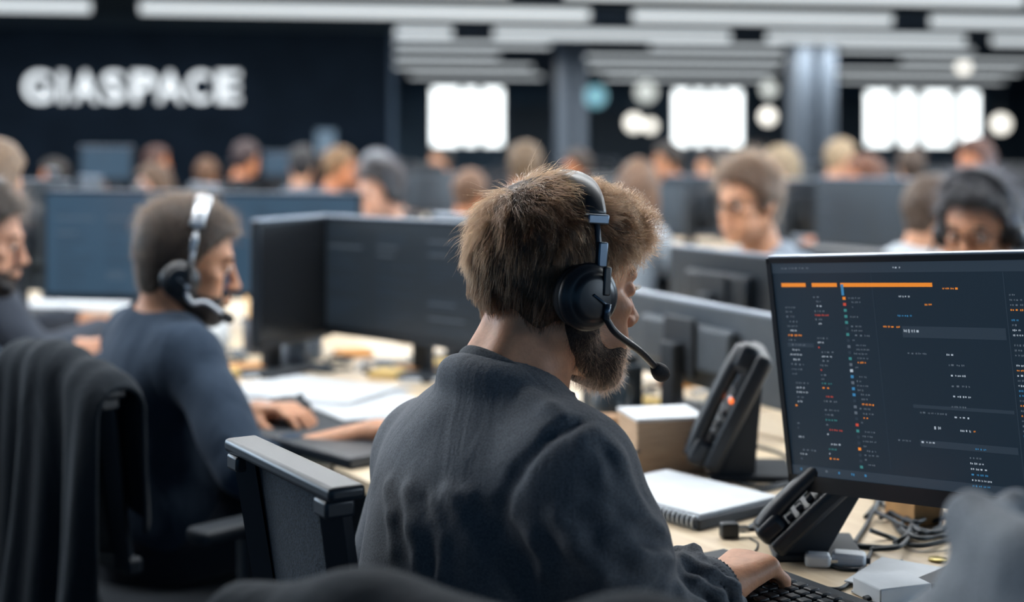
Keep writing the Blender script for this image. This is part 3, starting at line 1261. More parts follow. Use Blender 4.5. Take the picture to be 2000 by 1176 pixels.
seen_rows = [
    (15.4, [(-560, 178, 'linear ceiling lamp cut by the top left corner of the photo'), (272, 1152, 'longest linear ceiling lamp, above and right of the white sign'), (1236, 1742, 'nearest linear ceiling lamp right of the longest one'), (1818, 2560, 'nearest row linear ceiling lamp cut by the right edge of the photo')]),
    (18.0, [(560, 884, 'short bright stub of lamp just right of the sign wall top corner'), (964, 1426, 'linear lamp of the second row, over the head of the man in grey'), (1498, 1884, 'linear lamp of the second row, above the right hand column'), (1938, 2500, 'second row lamp cut by the right photo edge')]),
    (20.4, [(600, 1075, 'third row lamp that starts behind the sign wall'), (1270, 1530, 'third row lamp left of the right hand column'), (1640, 1900, 'third row lamp right of the right hand column')]),
    (23.0, [(640, 975, 'fourth row lamp that starts behind the sign wall'), (1112, 1530, 'fourth row lamp between the two columns'), (1760, 2100, 'fourth row lamp at the right photo edge')]),
    (26.0, [(700, 1040, 'fifth row lamp above the left window group'), (1150, 1520, 'fifth row lamp above the middle window group'), (1620, 1990, 'fifth row lamp above the right window group')]),
    (29.4, [(800, 1060, 'small far lamp above the left window group'), (1180, 1500, 'small far lamp above the middle window group'), (1640, 1960, 'small far lamp above the right window group')]),
]
for v_, segs in seen_rows:
    for x0, x1, lb in segs:
        lamp(max(u_at(x0, v_), ue + .02) if v_ > SV and x0 < 775 else u_at(x0, v_), u_at(x1, v_), v_, lb, light=LAMP_FAR if v_ > SV else None)
# the rows nearer than the frame's top edge, which light the desks
for v_ in (3.1, 5.6, 8.1, 10.6, 13.1):
    for k, (a, b) in enumerate(((-7.6, -2.9), (-2.4, 2.3), (2.8, 7.5))):
        lamp(a, b, v_, 'linear ceiling lamp over the desks, above the frame of the photo', 'linear lamps above the frame of the photo', light=LAMP_W)

# ------------------------------------------------------------------ pendant globes
for px, y, v_, r_, lb in ((1500, 228, 30, .17, 'bright globe lamp left of the right hand column, lower one'), (1502, 174, 27, .16, 'pale globe lamp left of the right hand column, upper one'),
                          (1238, 240, 31, .19, 'globe lamp left of the middle window group, lower left one'), (1270, 246, 32, .15, 'globe lamp left of the middle window group, lower right one'),
                          (1262, 180, 29, .22, 'wide globe lamp above the two beside the middle window group'), (1955, 242, 28, .19, 'globe lamp at the right of the right window group'),
                          (1882, 131, 24, .12, 'small globe lamp above the right window group'), (1163, 188, 28, .22, 'bluish globe lamp right of the left column')):
    d = d_at(px, v_)
    p = P(px, y, d)
    t = thing('pendant_lamp', lb, 'lamp', p, 0, 'globe lamps near the far wall')
    mg = M_GLOBE if 'bluish' not in lb and 'wide' not in lb and 'pale' not in lb else (mat('globe_blue', (.3, .6, .7), .3, emit=(.25, .55, .65), estr=.8) if 'bluish' in lb else mat('globe_pale', (.8, .8, .75), .3, emit=(.85, .9, .85), estr=.8))
    MB().lathe([(0, -r_), (r_ * .5, -r_ * .87), (r_ * .87, -r_ * .5), (r_, 0), (r_ * .87, r_ * .5), (r_ * .5, r_ * .87), (0, r_)], n=16).build('globe', mg, t)
    MB().tube([(0, 0, r_ * .9), (0, 0, CEIL - p[2] + .02)], .01, 6).build('cord', M_LAMPBODY, t)

# ------------------------------------------------------------------ wall sign
boxes = [('G', 40, 107), ('I', 108, 135), ('A', 134, 200), ('S', 193, 250), ('P', 250, 313), ('A', 298, 367), ('C', 358, 418), ('E', 416, 477)]
sv = SV - .06
sg = thing('wall_sign_letters', 'illuminated white letters GIASPACE on the dark navy wall', 'sign', uv(u_at(258, sv), sv, z_at(258, 170, sv)), RY)
u_c = u_at(258, sv)
bpy.context.view_layer.update()
for ch, x0, x1 in boxes:
    x0, x1 = x0 + 8, x1 - 8
    y0, y1 = 140, 200
    cu = bpy.data.curves.new('letter', 'FONT')
    cu.body = ch
    cu.size = 1.0
    cu.offset = .018
    cu.extrude = .03
    cu.materials.append(M_SIGN)
    tmp = link('letter_outline', cu)
    bpy.context.view_layer.update()
    me = bpy.data.meshes.new_from_object(tmp.evaluated_get(bpy.context.evaluated_depsgraph_get()))
    bpy.data.objects.remove(tmp)
    o = link('letter', me, sg)
    co = np.zeros(len(me.vertices) * 3, np.float32)
    me.vertices.foreach_get('co', co)
    co = co.reshape(-1, 3)
    mn, mx = co.min(0), co.max(0)
    ua, ub = u_at(x0, sv), u_at(x1, sv)
    za, zb = z_at((x0 + x1) / 2, y1, sv), z_at((x0 + x1) / 2, y0, sv)
    sx, sz = (ub - ua) / (mx[0] - mn[0]), (zb - za) / (mx[1] - mn[1])
    o.scale = (sx, sz, 1)
    o.rotation_euler = (math.pi / 2, 0, 0)
    o.location = (ua - u_c - mn[0] * sx, 0, za - z_at(258, 170, sv) - mn[1] * sz)

# ------------------------------------------------------------------ furniture and desk things
M_DESK = wood_mat('birch_desktop', (.62, .47, .31), (.80, .66, .47), .38)
M_DESKLEG = mat('desk_steel', (.05, .055, .06), .4, metal=.5)
M_BLACK = mat('black_plastic', (.009, .014, .021), .38, noise=.1, nscale=30)
M_BLACKM = mat('black_plastic_matt', (.012, .018, .026), .6, bump=.1, bscale=500)
M_GREYP = mat('grey_monitor_shell', (.060, .074, .090), .5, noise=.1, nscale=20)
M_EDGE = mat('monitor_edge_highlight', (.36, .42, .50), .32, metal=.5)  # pale tone standing for lamp light caught on monitor tops
M_CHROME = mat('chrome', (.5, .52, .55), .2, metal=1)
M_MESHF = fabric_mat('chair_mesh_fabric', (.026, .036, .048), .15, 20, (1, 1, 1), .8, .5, .1)
M_PAPER = mat('white_paper', (.64, .67, .70), .7, noise=.04, nscale=30)
M_CARD = mat('brown_card', (.42, .25, .14), .8, noise=.2, nscale=25)
M_CABLE = mat('cable_rubber', (.014, .022, .030), .45)
M_LED = mat('led_orange', (1, .25, .05), .4, emit=(1, .18, .03), estr=2.0)
M_LEDW = mat('led_pale', (.8, .85, .9), .4, emit=(.75, .85, 1), estr=.6)
M_KEY = mat('key_cap', (.022, .025, .030), .45)


def desk(label, w0, w1, f0, f1):
    c = fw((f0 + f1) / 2, (w0 + w1) / 2, 0)
    t = thing('bench_desk', label, 'desk', c, DY, 'bench desks in rows')
    MB().box((0, 0, DESK - .0125), (f1 - f0 - .006, w1 - w0 - .006, .025), bev=.003).build('desktop', M_DESK, t)
    for sx in (-1, 1):
        for sy in (-1, 1):
            MB().box((sx * ((f1 - f0) / 2 - .08), sy * ((w1 - w0) / 2 - .06), (DESK - .025) / 2), (.05, .05, DESK - .025), bev=.004).build('leg', M_DESKLEG, t)
    MB().box((0, 0, DESK - .05), (.05, w1 - w0 - .12, .04)).build('rail', M_DESKLEG, t)
    return t


def screen_mats():
    E = lambda n, c, s: mat(n, tuple(x * .3 for x in c), .35, emit=c, estr=s)
    return [E('screen_navy', (.016, .031, .050), .60), E('ui_grey', (.16, .20, .25), .55), E('ui_orange', (.85, .26, .03), .85), E('ui_pale', (.45, .52, .60), .8),
            E('ui_blue', (.05, .25, .50), .7), E('ui_red', (.65, .08, .05), .7), E('ui_panel', (.034, .054, .080), .62), E('ui_teal', (.06, .30, .30), .6)]


def ui_screen(parent, w, h, z0, seed=1, rich=True, tint=None, y=-.0105, lines=True):
    """a dark code window: panel, columns of short text runs; lies in the x z plane facing -y"""
    b = MB()
    rnd = random.Random(seed)
    ms = screen_mats()
    if tint is not None:
        ms[0] = tint
    yy = [y]

    def R(x0, z1, x1, z2, mi, lift=.0004):
        b.mi = mi
        b.quad([(x0, y - lift, z1), (x1, y - lift, z1), (x1, y - lift, z2), (x0, y - lift, z2)])
    ku = .80 if rich else 1.0
    X = lambda u_: -w / 2 + u_ * w * ku
    Z = lambda v_: z0 + h - v_ * h
    R(X(0), Z(1), X(1 / ku), Z(0), 0, 0)
    if rich:
        def text(u0, v, n, mi, hh=.009, lift=.0008):
            u_ = u0
            for _ in range(n):
                l = rnd.uniform(.004, .014)
                k = rnd.randint(1, 3)
                for q in range(k):      # letters of a word as tiny strokes
                    R(X(u_), Z(v + hh * rnd.uniform(.75, 1)), X(u_ + l * .7 / k * .8), Z(v + hh * rnd.uniform(0, .25)), mi, lift)
                    u_ += l / k
                u_ += .003
        # toolbar
        R(X(.0), Z(.048), X(1.25), Z(.0), 6)
        text(.035, .020, 8, 1)
        text(.42, .022, 3, 3)
        for a, c in ((.030, .118), (.140, .228), (.240, .540)):
            R(X(a), Z(.112), X(c), Z(.094), 2, .0010)
        R(X(.241), Z(.150), X(.250), Z(.100), 4, .0012)
        # three narrow columns
        for u0, n, kinds in ((.036, 60, (1, 1, 1, 1, 1, 1, 3, 3, 2)), (.140, 60, (1, 1, 1, 1, 1, 3, 3, 7, 2, 5)), (.262, 60, (1, 1, 1, 1, 1, 1, 2))):
            v = .135
            for i in range(n):
                v += .019 + rnd.random() * .005
                if v > .92:
                    break
                if rnd.random() < .12:
                    continue
                mi = rnd.choice(kinds)
                text(u0 + (.01 if rnd.random() < .5 else 0), v, rnd.randint(1, 4), mi)
            if u0 > .25:
                v = .13
                for i in range(29):
                    v += .0275
                    R(X(.243), Z(v + .013), X(.253), Z(v), rnd.choice((4, 7, 3, 2, 5, 1, 1, 4, 6, 6)), .0010)
        R(X(.03), Z(.395), X(.125), Z(.375), 6, .0006)
        R(X(.345), Z(.93), X(.3465), Z(.05), 6, .0006)
        # wide pane
        text(.43, .150, 4, 3)
        text(.57, .115, 4, 2)
        text(.51, .185, 2, 2)
        text(.42, .235, 4, 4)
        text(.37, .285, 4, 2)
        R(X(.43), Z(.335), X(.745), Z(.285), 6, .0006)
        text(.435, .298, 5, 3, .016)
        for i in range(7):
            text(.56 + .01 * rnd.random(), .40 + i * .045, rnd.randint(2, 5), 3 if i % 2 == 0 else 1)
        text(.44, .40, 5, 1)
        R(X(.44), Z(.645), X(.745), Z(.63), 6, .0006)
        text(.46, .66, 8, 1)
        text(.50, .72, 2, 3, .014)
        text(.58, .725, 3, 3, .012)
        text(.62, .725, 1, 2)
        R(X(.45), Z(.815), X(.745), Z(.785), 6, .0006)
        text(.38, .79, 4, 1)
        text(.455, .79, 4, 3)
        text(.62, .80, 3, 4)
        for i in range(6):
            text(.60, .84 + i * .024, rnd.randint(3, 6), rnd.choice((1, 3, 4)))
        # right pane
        R(X(.752), Z(.95), X(.754), Z(.05), 6, .0006)
        for c0 in (.765, .87, .99, 1.1):
            v = .12
            for i in range(40):
                v += .021
                if v > .9:
                    break
                if rnd.random() < .8:
                    text(c0, v, rnd.randint(2, 6), rnd.choice((1, 1, 1, 1, 3, 3, 4, 2)))
        R(X(.775), Z(.735), X(.88), Z(.712), 2, .001)
        R(X(0), Z(1), X(1.25), Z(.955), 6, .0006)
        for i in range(6):
            text(.03 + .045 * i, .966, 1, rnd.choice((3, 1, 4)), .014)
    elif lines:
        for c0, c1 in ((.06, .30), (.36, .60), (.66, .95)):
            v = .06
            while v < .92:
                v += .035 + rnd.random() * .02
                if rnd.random() < .7:
                    l = rnd.uniform(.3, 1) * (c1 - c0)
                    R(X(c0), Z(v + .010), X(c0 + l), Z(v), rnd.choice((1, 6, 6, 6, 6, 6)), .0006)
    return b.build('screen', ms, parent, fix=False)


def monitor(label, base, yaw, w=.56, h=.33, lift=.11, tilt=0, screen='dark', seed=1, group=None, roll=0, turn=0, edge=True, shell=None, standh=True):
    """screen faces the direction yaw (degrees); base = point on the desk"""
    t = thing('monitor', label, 'monitor', base, math.radians(yaw + 90), group)
    shell = shell or M_BLACK
    head_ = Matrix.Translation((0, 0, lift)) @ Matrix.Rotation(math.radians(turn), 4, 'Z') @ Matrix.Rotation(math.radians(roll), 4, 'Y') @ Matrix.Rotation(math.radians(-tilt), 4, 'X')

    def put(o):
        o.matrix_local = head_
        return o
    b = MB()
    b.box((0, .004, h / 2), (w, .026, h), bev=.004)
    b.box((0, .028, h / 2), (w * .55, .030, h * .55), bev=.010)
    put(b.build('housing', shell, t))
    b = MB()
    bz = .009
    b.box((0, -.0095, h - bz / 2), (w, .004, bz)).box((0, -.0095, .011), (w, .004, .022)).box((-w / 2 + bz / 2, -.0095, h / 2), (bz, .004, h)).box((w / 2 - bz / 2, -.0095, h / 2), (bz, .004, h))
    put(b.build('bezel', M_BLACK, t))
    if edge:
        put(MB().box((0, .003, h + .002), (w - .004, .022, .005), bev=.001).build('top_highlight', M_EDGE, t))  # strip added as the lamp highlight along the top
    tint = {'dark': mat('screen_slate', (.012, .015, .018), .35, emit=(.020, .030, .042), estr=.55), 'code': mat('screen_slate', (.012, .015, .018), .35, emit=(.020, .030, .042), estr=.55), 'blue': mat('screen_blue', (.01, .02, .03), .35, emit=(.040, .082, .135), estr=.80), 'off': mat('screen_off', (.012, .014, .017), .25)}[screen]
    if screen == 'rich':
        pass
    put(ui_screen(t, w - .018, h - .033, .023, seed, False, tint, lines=screen != 'off'))
    put(MB().box((0, .046, h / 2), (.12, .014, .12), bev=.004).build('mount_plate', M_BLACKM, t))
    b = MB()
    b.box((0, .066, (lift + h * .55) / 2), (.055, .030, lift + h * .55), bev=.006)
    b.build('stand_neck', M_BLACKM, t)
    b = MB()
    b.box((0, .055, .006), (.23, .18, .012), bev=.005)
    b.build('stand_base', M_BLACKM, t)
    return t


def chair(label, loc, yaw, back_w=.40, back_top=.93, group=None, arms=True, tilt=8, mesh_col=None, turn=0):
    """office chair facing yaw (degrees)"""
    t = thing('office_chair', label, 'chair', (loc[0], loc[1], 0), math.radians(yaw), group)
    b = MB()
    for i in range(5):
        a = 2 * math.pi * i / 5 + .3
        b.tube([(0, 0, .10), (.28 * math.cos(a), .28 * math.sin(a), .075)], [.028, .018], 8)
    b.build('star_base', M_BLACKM, t)
    for i in range(5):
        a = 2 * math.pi * i / 5 + .3
        c = (.28 * math.cos(a), .28 * math.sin(a), .03)
        MB().lathe([(0, -.022), (.030, -.02), (.030, .02), (0, .022)], c, 14, Matrix.Rotation(math.pi / 2, 3, 'X')).build('caster', M_BLACK, t)
    MB().tube([(0, 0, .09), (0, 0, .36)], .028, 12).build('gas_lift', M_CHROME, t)
    MB().box((.02, 0, .390), (.46, .48, .07), bev=.025, seg=3, smooth=True).build('seat', fabric_mat('chair_seat_cloth', (.022, .026, .032), .2), t)
    bx = -.22
    s = math.sin(math.radians(tilt))
    zt, zb = back_top, .56
    X = lambda z: bx - (z - zb) * s
    for sy in (-1, 1):
        b = MB()
        b.tube([(X(zt) - .004, sy * (back_w / 2 - .018), zt - .012), (X(zb), sy * (back_w / 2 - .03), zb)], .019, 4, smooth=False)
        b.build('back_post', M_BLACK, t)
    b = MB()
    b.box((X(zt) - .002, 0, zt), (.044, back_w + .03, .017), bev=.006, seg=3)
    for sy in (-1, 1):
        b.box((X(zt) - .006, sy * (back_w / 2 - .012), zt - .018), (.036, .034, .02), bev=.004)
    b.build('top_rail', M_BLACK, t)
    rows = []
    for z in np.linspace(zb + .01, zt - .012, 10):
        rows.append([(X(z) - .010 * math.cos(y / back_w * math.pi) + .004, y, z) for y in np.linspace(-back_w / 2 + .03, back_w / 2 - .03, 9)])
    o = MB().grid(rows).build('back_panel', mesh_col or M_MESHF, t)
    md = o.modifiers.new('thickness', 'SOLIDIFY')
    md.thickness = .008
    MB().box((X(zb) + .01, 0, zb), (.03, back_w - .02, .03), bev=.006).tube([(X(zb), 0, zb), (-.16, 0, .38), (0, 0, .36)], .022, 8).build('back_bracket', M_BLACKM, t)
    if arms:
        for sy in (-1, 1):
            ar = MB().box((-.02, sy * .285, .615), (.25, .065, .028), bev=.010, seg=3, smooth=True).build('armrest', M_BLACKM, t)
            MB().box((-.02, sy * .28, .50), (.050, .028, .21), bev=.006).box((-.02, sy * .25, .425), (.05, .09, .02)).build('arm_post', M_BLACKM, ar)
    return t


def coat(name, label, cat, loc, yaw, width=.46, top=.95, rear=.75, front=.25, col=(.020, .026, .034), seed=1, amp=.022, waves=4.5, hood=False, sleeve=None, tilt=6, flare=.05, thick=.05, crest=0.0):
    """garment hung over a chair back; loc, yaw as for the chair"""
    t = thing(name, label, cat, (loc[0], loc[1], 0), math.radians(yaw))
    rnd = np.random.RandomState(seed)
    n = sine_noise(seed, 9, 2)
    ph = rnd.rand(5) * 6.28
    bx = -.22 - (top - .56) * math.sin(math.radians(tilt))
    rows = []
    nv, nu = 64, 72
    L = front + math.pi * thick + rear
    for i in range(nv):
        s_ = i / (nv - 1) * L
        row = []
        for j in range(nu):
            y = (j / (nu - 1) - .5)
            sh = .055 * abs(2 * y) ** 2.2 + crest * (math.sin(9.5 * y + .6) + .4 * math.sin(21 * y))                       # sloping shoulders
            a = 2 * math.pi * waves * y + ph[0] + .5 * math.sin(5 * y + ph[1])
            wv = math.sin(a) + .5 * math.sin(2.3 * a + ph[2]) + .7 * float(n(y * 1.5, s_, 0))
            if s_ < front:
                x, z, dn = bx + thick, top - sh - thick - (front - s_) * .98, np.array([1, 0, 0])
                k = (front - s_) / .3
            elif s_ < front + math.pi * thick:
                q = (s_ - front) / thick
                x, z, dn = bx + math.cos(q) * thick, top - sh - thick + math.sin(q) * thick, np.array([math.cos(q), 0, math.sin(q)])
                k = .25
            else:
                dz = s_ - front - math.pi * thick
                x, z, dn = bx - thick - .02 * dz, top - sh - thick - dz, np.array([-1, 0, .05])
                k = .3 + dz / .35
            A = amp * min(k, 1.5)
            wd = width * (1 + flare * min(max(k - .3, 0), 2.2))
            p = np.array([x, y * wd, z]) + dn * (A * wv + A * .8)
            row.append(p)
        rows.append(row)
    m = fabric_mat('coat_%s_%d' % (name, seed), col, .4, 12, (1, 1, .3), .5, .3, .04)
    o = MB().grid(rows).build('main_cloth', m, t)
    md = o.modifiers.new('thickness', 'SOLIDIFY')
    md.thickness = .010
    md.offset = 0
    ss = o.modifiers.new('smooth', 'SUBSURF')
    ss.levels = ss.render_levels = 1
    if sleeve is not None:
        for sy in sleeve:
            pts = []
            for k in np.linspace(0, 1, 12):
                pts.append((bx - thick - .02 - .03 * math.sin(k * 3), sy * (width * .42 + .03 * k + .01 * math.sin(k * 9 + seed)), top - .07 - k * .60))
            rs = [.055 - .014 * k + .004 * math.sin(k * 30 + seed) for k in np.linspace(0, 1, 12)]
            MB().tube(pts, rs, 14, flat=((1, 0, 0), .62)).build('sleeve', m, t)
    if hood:
        Fd = Field((-.22 + bx, -.26, top - .26), (.24 + bx, .26, top + .14), .007)
        Fd.ell((bx - .02, 0, top - .02), (.095, .150, .085), None, .02)
        Fd.ell((bx + .01, 0, top + .03), (.06, .105, .075), None, .03, 'cut')
        Fd.chain([(bx + .06, -.12, top - .02), (bx + .02, -.135, top + .035), (bx - .05, -.10, top + .045), (bx - .08, 0, top + .040), (bx - .05, .10, top + .045), (bx + .02, .135, top + .035), (bx + .06, .12, top - .02)], .022, .02)
        n2 = sine_noise(seed + 5, 22, 2)
        Fd.displace(lambda x, y, z: .007 * n2(x, y, z))
        pos, q = Fd.mesh()
        pos = smooth_mesh(pos, q, 2)
        mesh_np('hood', pos, q, m, t)
    return t


def cable(label, pts, r=.0028, group='black cables on the desk of the man in grey', m=None, name='cable'):
    """pts are world points"""
    o = MB().tube(arc(pts, max(16, 7 * len(pts))), r, 6).build(name, m or M_CABLE)
    c = Vector(pts[0])
    o.data.transform(Matrix.Translation(-c))
    o.location = c
    tag(o, label, 'cable', group)
    return o


def desk_cable(label, px, r=.0028, **k):
    return cable(label, [DK(x, y, DESK + r + (q[0] if q else 0)) for x, y, *q in px], r, **k)


def sheet_stack(label, c, yaw, size=(.21, .297), n=3, group=None, seed=1, name='paper_sheet_pile', cat='papers', m=None, jit=.02):
    t = thing(name, label, cat, c, math.radians(yaw), group)
    rnd = random.Random(seed)
    for i in range(n):
        o = MB().box((0, 0, .001), (size[0], size[1], .0018)).build('sheet', m or M_PAPER, t)
        o.location = (rnd.uniform(-jit, jit), rnd.uniform(-jit, jit), i * .0022)
        o.rotation_euler = (0, 0, rnd.uniform(-.15, .15))
    return t


def mug(label, c, r=.04, h=.095, col=(.7, .72, .74), yaw=0, group=None):
    t = thing('mug', label, 'mug', c, math.radians(yaw), group)
    m = mat('mug_%02d%02d%02d' % tuple(int(x * 99) for x in col), col, .3)
    MB().lathe([(0, .0), (r * .9, .0), (r, .006), (r, h), (r - .004, h), (r - .004, .008), (0, .008)], n=24).build('cup_body', m, t)
    MB().tube(arc([(r - .003, 0, h * .8), (r + .022, 0, h * .78), (r + .026, 0, h * .45), (r - .003, 0, h * .25)], 12), .005, 8).build('handle', m, t)
    return t


def pen_pot(label, c, pens=((.75, .35, .05), (.75, .35, .05), (.6, .6, .6)), group=None, col=(.05, .06, .075), seed=2):
    t = thing('pen_pot', label, 'pen pot', c, 0, group)
    MB().lathe([(0, 0), (.036, 0), (.038, .004), (.038, .10), (.035, .10), (.035, .006), (0, .006)], n=20).build('pot', mat('pot_%02d' % int(col[0] * 99), col, .5), t)
    rnd = random.Random(seed)
    for i, pc in enumerate(pens):
        a = 6.28 * i / len(pens)
        ps = tag(MB().tube([(.016 * math.cos(a), .016 * math.sin(a), .008), (.030 * math.cos(a), .030 * math.sin(a), .15 + .02 * rnd.random())], [.003, .0045], 8).build('pen', mat('pen_%02d%02d%02d' % tuple(int(x * 99) for x in pc), pc, .4)))
        ps.location = Vector(c)
        tag(ps, ('orange pen standing in the ' if pc[0] > pc[2] * 3 else 'grey pen standing in the ') + label, 'pen', 'pens in the ' + label)
    return t


def mouse(label, c, yaw, m=None, group=None):
    t = thing('computer_mouse', label, 'mouse', c, math.radians(yaw), group)
    Fd = Field((-.08, -.05, -.02), (.08, .05, .06), .004)
    Fd.ell((0, 0, .008), (.055, .031, .030), None, .01)
    Fd.halfspace((0, 0, 0), (0, 0, -1))
    p, q = Fd.mesh()
    mesh_np('mouse_shell', smooth_mesh(p, q, 1), q, m or M_BLACK, t)
    MB().lathe([(0, -.004), (.008, -.004), (.008, .004), (0, .004)], (.030, 0, .032), 12, Matrix.Rotation(math.pi / 2, 3, 'X')).build('scroll_wheel', M_BLACKM, t)
    return t


def keyboard(label, c, yaw, group=None, detail=True):
    """local x runs from the typist's side to the screen, y to the typist's left"""
    t = thing('keyboard', label, 'keyboard', c, math.radians(yaw), group)
    MB().box((0, 0, .008), (.145, .44, .016), bev=.004).build('keyboard_case', M_BLACKM, t)
    src = None
    for r_ in range(5):
        for k in range(14 if detail else 0):
            if src is None:
                b = MB()
                b.prism([(-.0085, -.0085), (.0085, -.0085), (.0085, .0085), (-.0085, .0085)], 0, .002)
                b.box((0, 0, .005), (.0145, .0145, .006), bev=.0018)
                src = b.build('key', M_KEY, t)
                o = src
            else:
                o = src.copy()
                COL.objects.link(o)
                o.parent = t
            o.location = (-.048 + r_ * .0195, -.125 + k * .0195 + r_ * .004, .016)
    return t


def phone(label, c, yaw, slope=42, s=1.0, group=None, leds=True, hs_side=1):
    """desk telephone: local x points from its front edge to its back, handset on the left"""
    t = thing('desk_telephone', label, 'telephone', c, math.radians(yaw), group)
    a = math.radians(slope)
    R = Matrix.Rotation(-a, 4, 'Y')

    def put(o):
        o.matrix_local = Matrix.Translation((-.095 * s, 0, .022 * s)) @ R
        return o
    b = MB()
    b.box((.105 * s, 0, 0), (.215 * s, .185 * s, .030 * s), bev=.010 * s, seg=3)
    b.box((.165 * s, -.030 * s, .014 * s), (.085 * s, .110 * s, .012 * s), bev=.004 * s)
    put(b.build('phone_body', M_BLACK, t))
    put(MB().box((.168 * s, -.030 * s, .0205 * s), (.062 * s, .090 * s, .002)).build('phone_display', mat('lcd_dark', (.03, .045, .06), .2), t))
    k0 = None
    for i in range(4):
        for j in range(3):
            if k0 is None:
                k0 = MB().box((0, 0, 0), (.012 * s, .017 * s, .008 * s), bev=.002 * s).build('phone_key', mat('phone_key_grey', (.06, .07, .08), .5), t)
                o = k0
            else:
                o = k0.copy()
                COL.objects.link(o)
                o.parent = t
            o.matrix_local = Matrix.Translation((-.095 * s, 0, .022 * s)) @ R @ Matrix.Translation((.030 * s + i * .021 * s, -.060 * s + j * .026 * s, .018 * s))
    if leds:
        put(MB().box((.118 * s, -.065 * s, .0175 * s), (.006, .022 * s, .004)).build('indicator_light', M_LED, t))
        put(MB().box((.118 * s, -.040 * s, .0175 * s), (.006, .008 * s, .004)).build('indicator_light', M_LEDW, t))
    # handset: arched grip with two cups
    b = MB()
    y = hs_side * .066 * s
    b.tube(arc([(.005 * s, y, .034 * s), (.04 * s, y, .040 * s), (.105 * s, y, .042 * s), (.17 * s, y, .040 * s), (.207 * s, y, .034 * s)], 20), [.017 * s + .004 * s * abs(i - 10) / 10 for i in range(21)], 12, flat=((0, 0, 1), .8))
    b.box((.018 * s, y, .026 * s), (.050 * s, .050 * s, .036 * s), bev=.012 * s, seg=3)
    b.box((.193 * s, y, .026 * s), (.050 * s, .050 * s, .036 * s), bev=.012 * s, seg=3)
    put(b.build('handset', M_BLACK, t))
    b = MB()
    x1 = .20 * s * math.cos(a) - .095 * s
    b.prism([(-.095 * s, .0), (-.02 * s, .0), (x1, .175 * s * math.sin(a)), (x1 - .02 * s, .175 * s * math.sin(a))], -.06 * s, .06 * s, Matrix.Rotation(math.pi / 2, 3, 'X'))
    b.box((-.025 * s, 0, .006 * s), (.14 * s, .14 * s, .012 * s), bev=.004 * s)
    b.build('phone_foot', M_BLACKM, t)
    pts = [(-.10 * s + .012 * s * math.cos(k * 1.25), .085 * s + k * .0008, .012 + .008 * math.sin(k * 1.25)) for k in range(10)]
    return t


def notebook(label, c, yaw, s=.82):
    t = thing('ring_binder', label, 'binder', c, math.radians(yaw))
    t.scale = (s, s, s)
    MB().box((0, 0, .010), (.235, .31, .020), bev=.003).build('binder_cover', M_BLACKM, t)
    MB().box((.004, 0, .023), (.215, .29, .006), bev=.001).build('paper_block', M_PAPER, t)
    s = None
    for k in range(26):
        if s is None:
            s = MB().tube([(-.118 + .010 * math.cos(a), 0, .014 + .012 * math.sin(a)) for a in np.linspace(0, 6.28, 14)], .0016, 6).build('ring', mat('ring_steel', (.65, .7, .75), .3, metal=.7), t)
            o = s
        else:
            o = s.copy()
            COL.objects.link(o)
            o.parent = t
        o.location = (0, -.145 + k * .0116, 0)
    return t

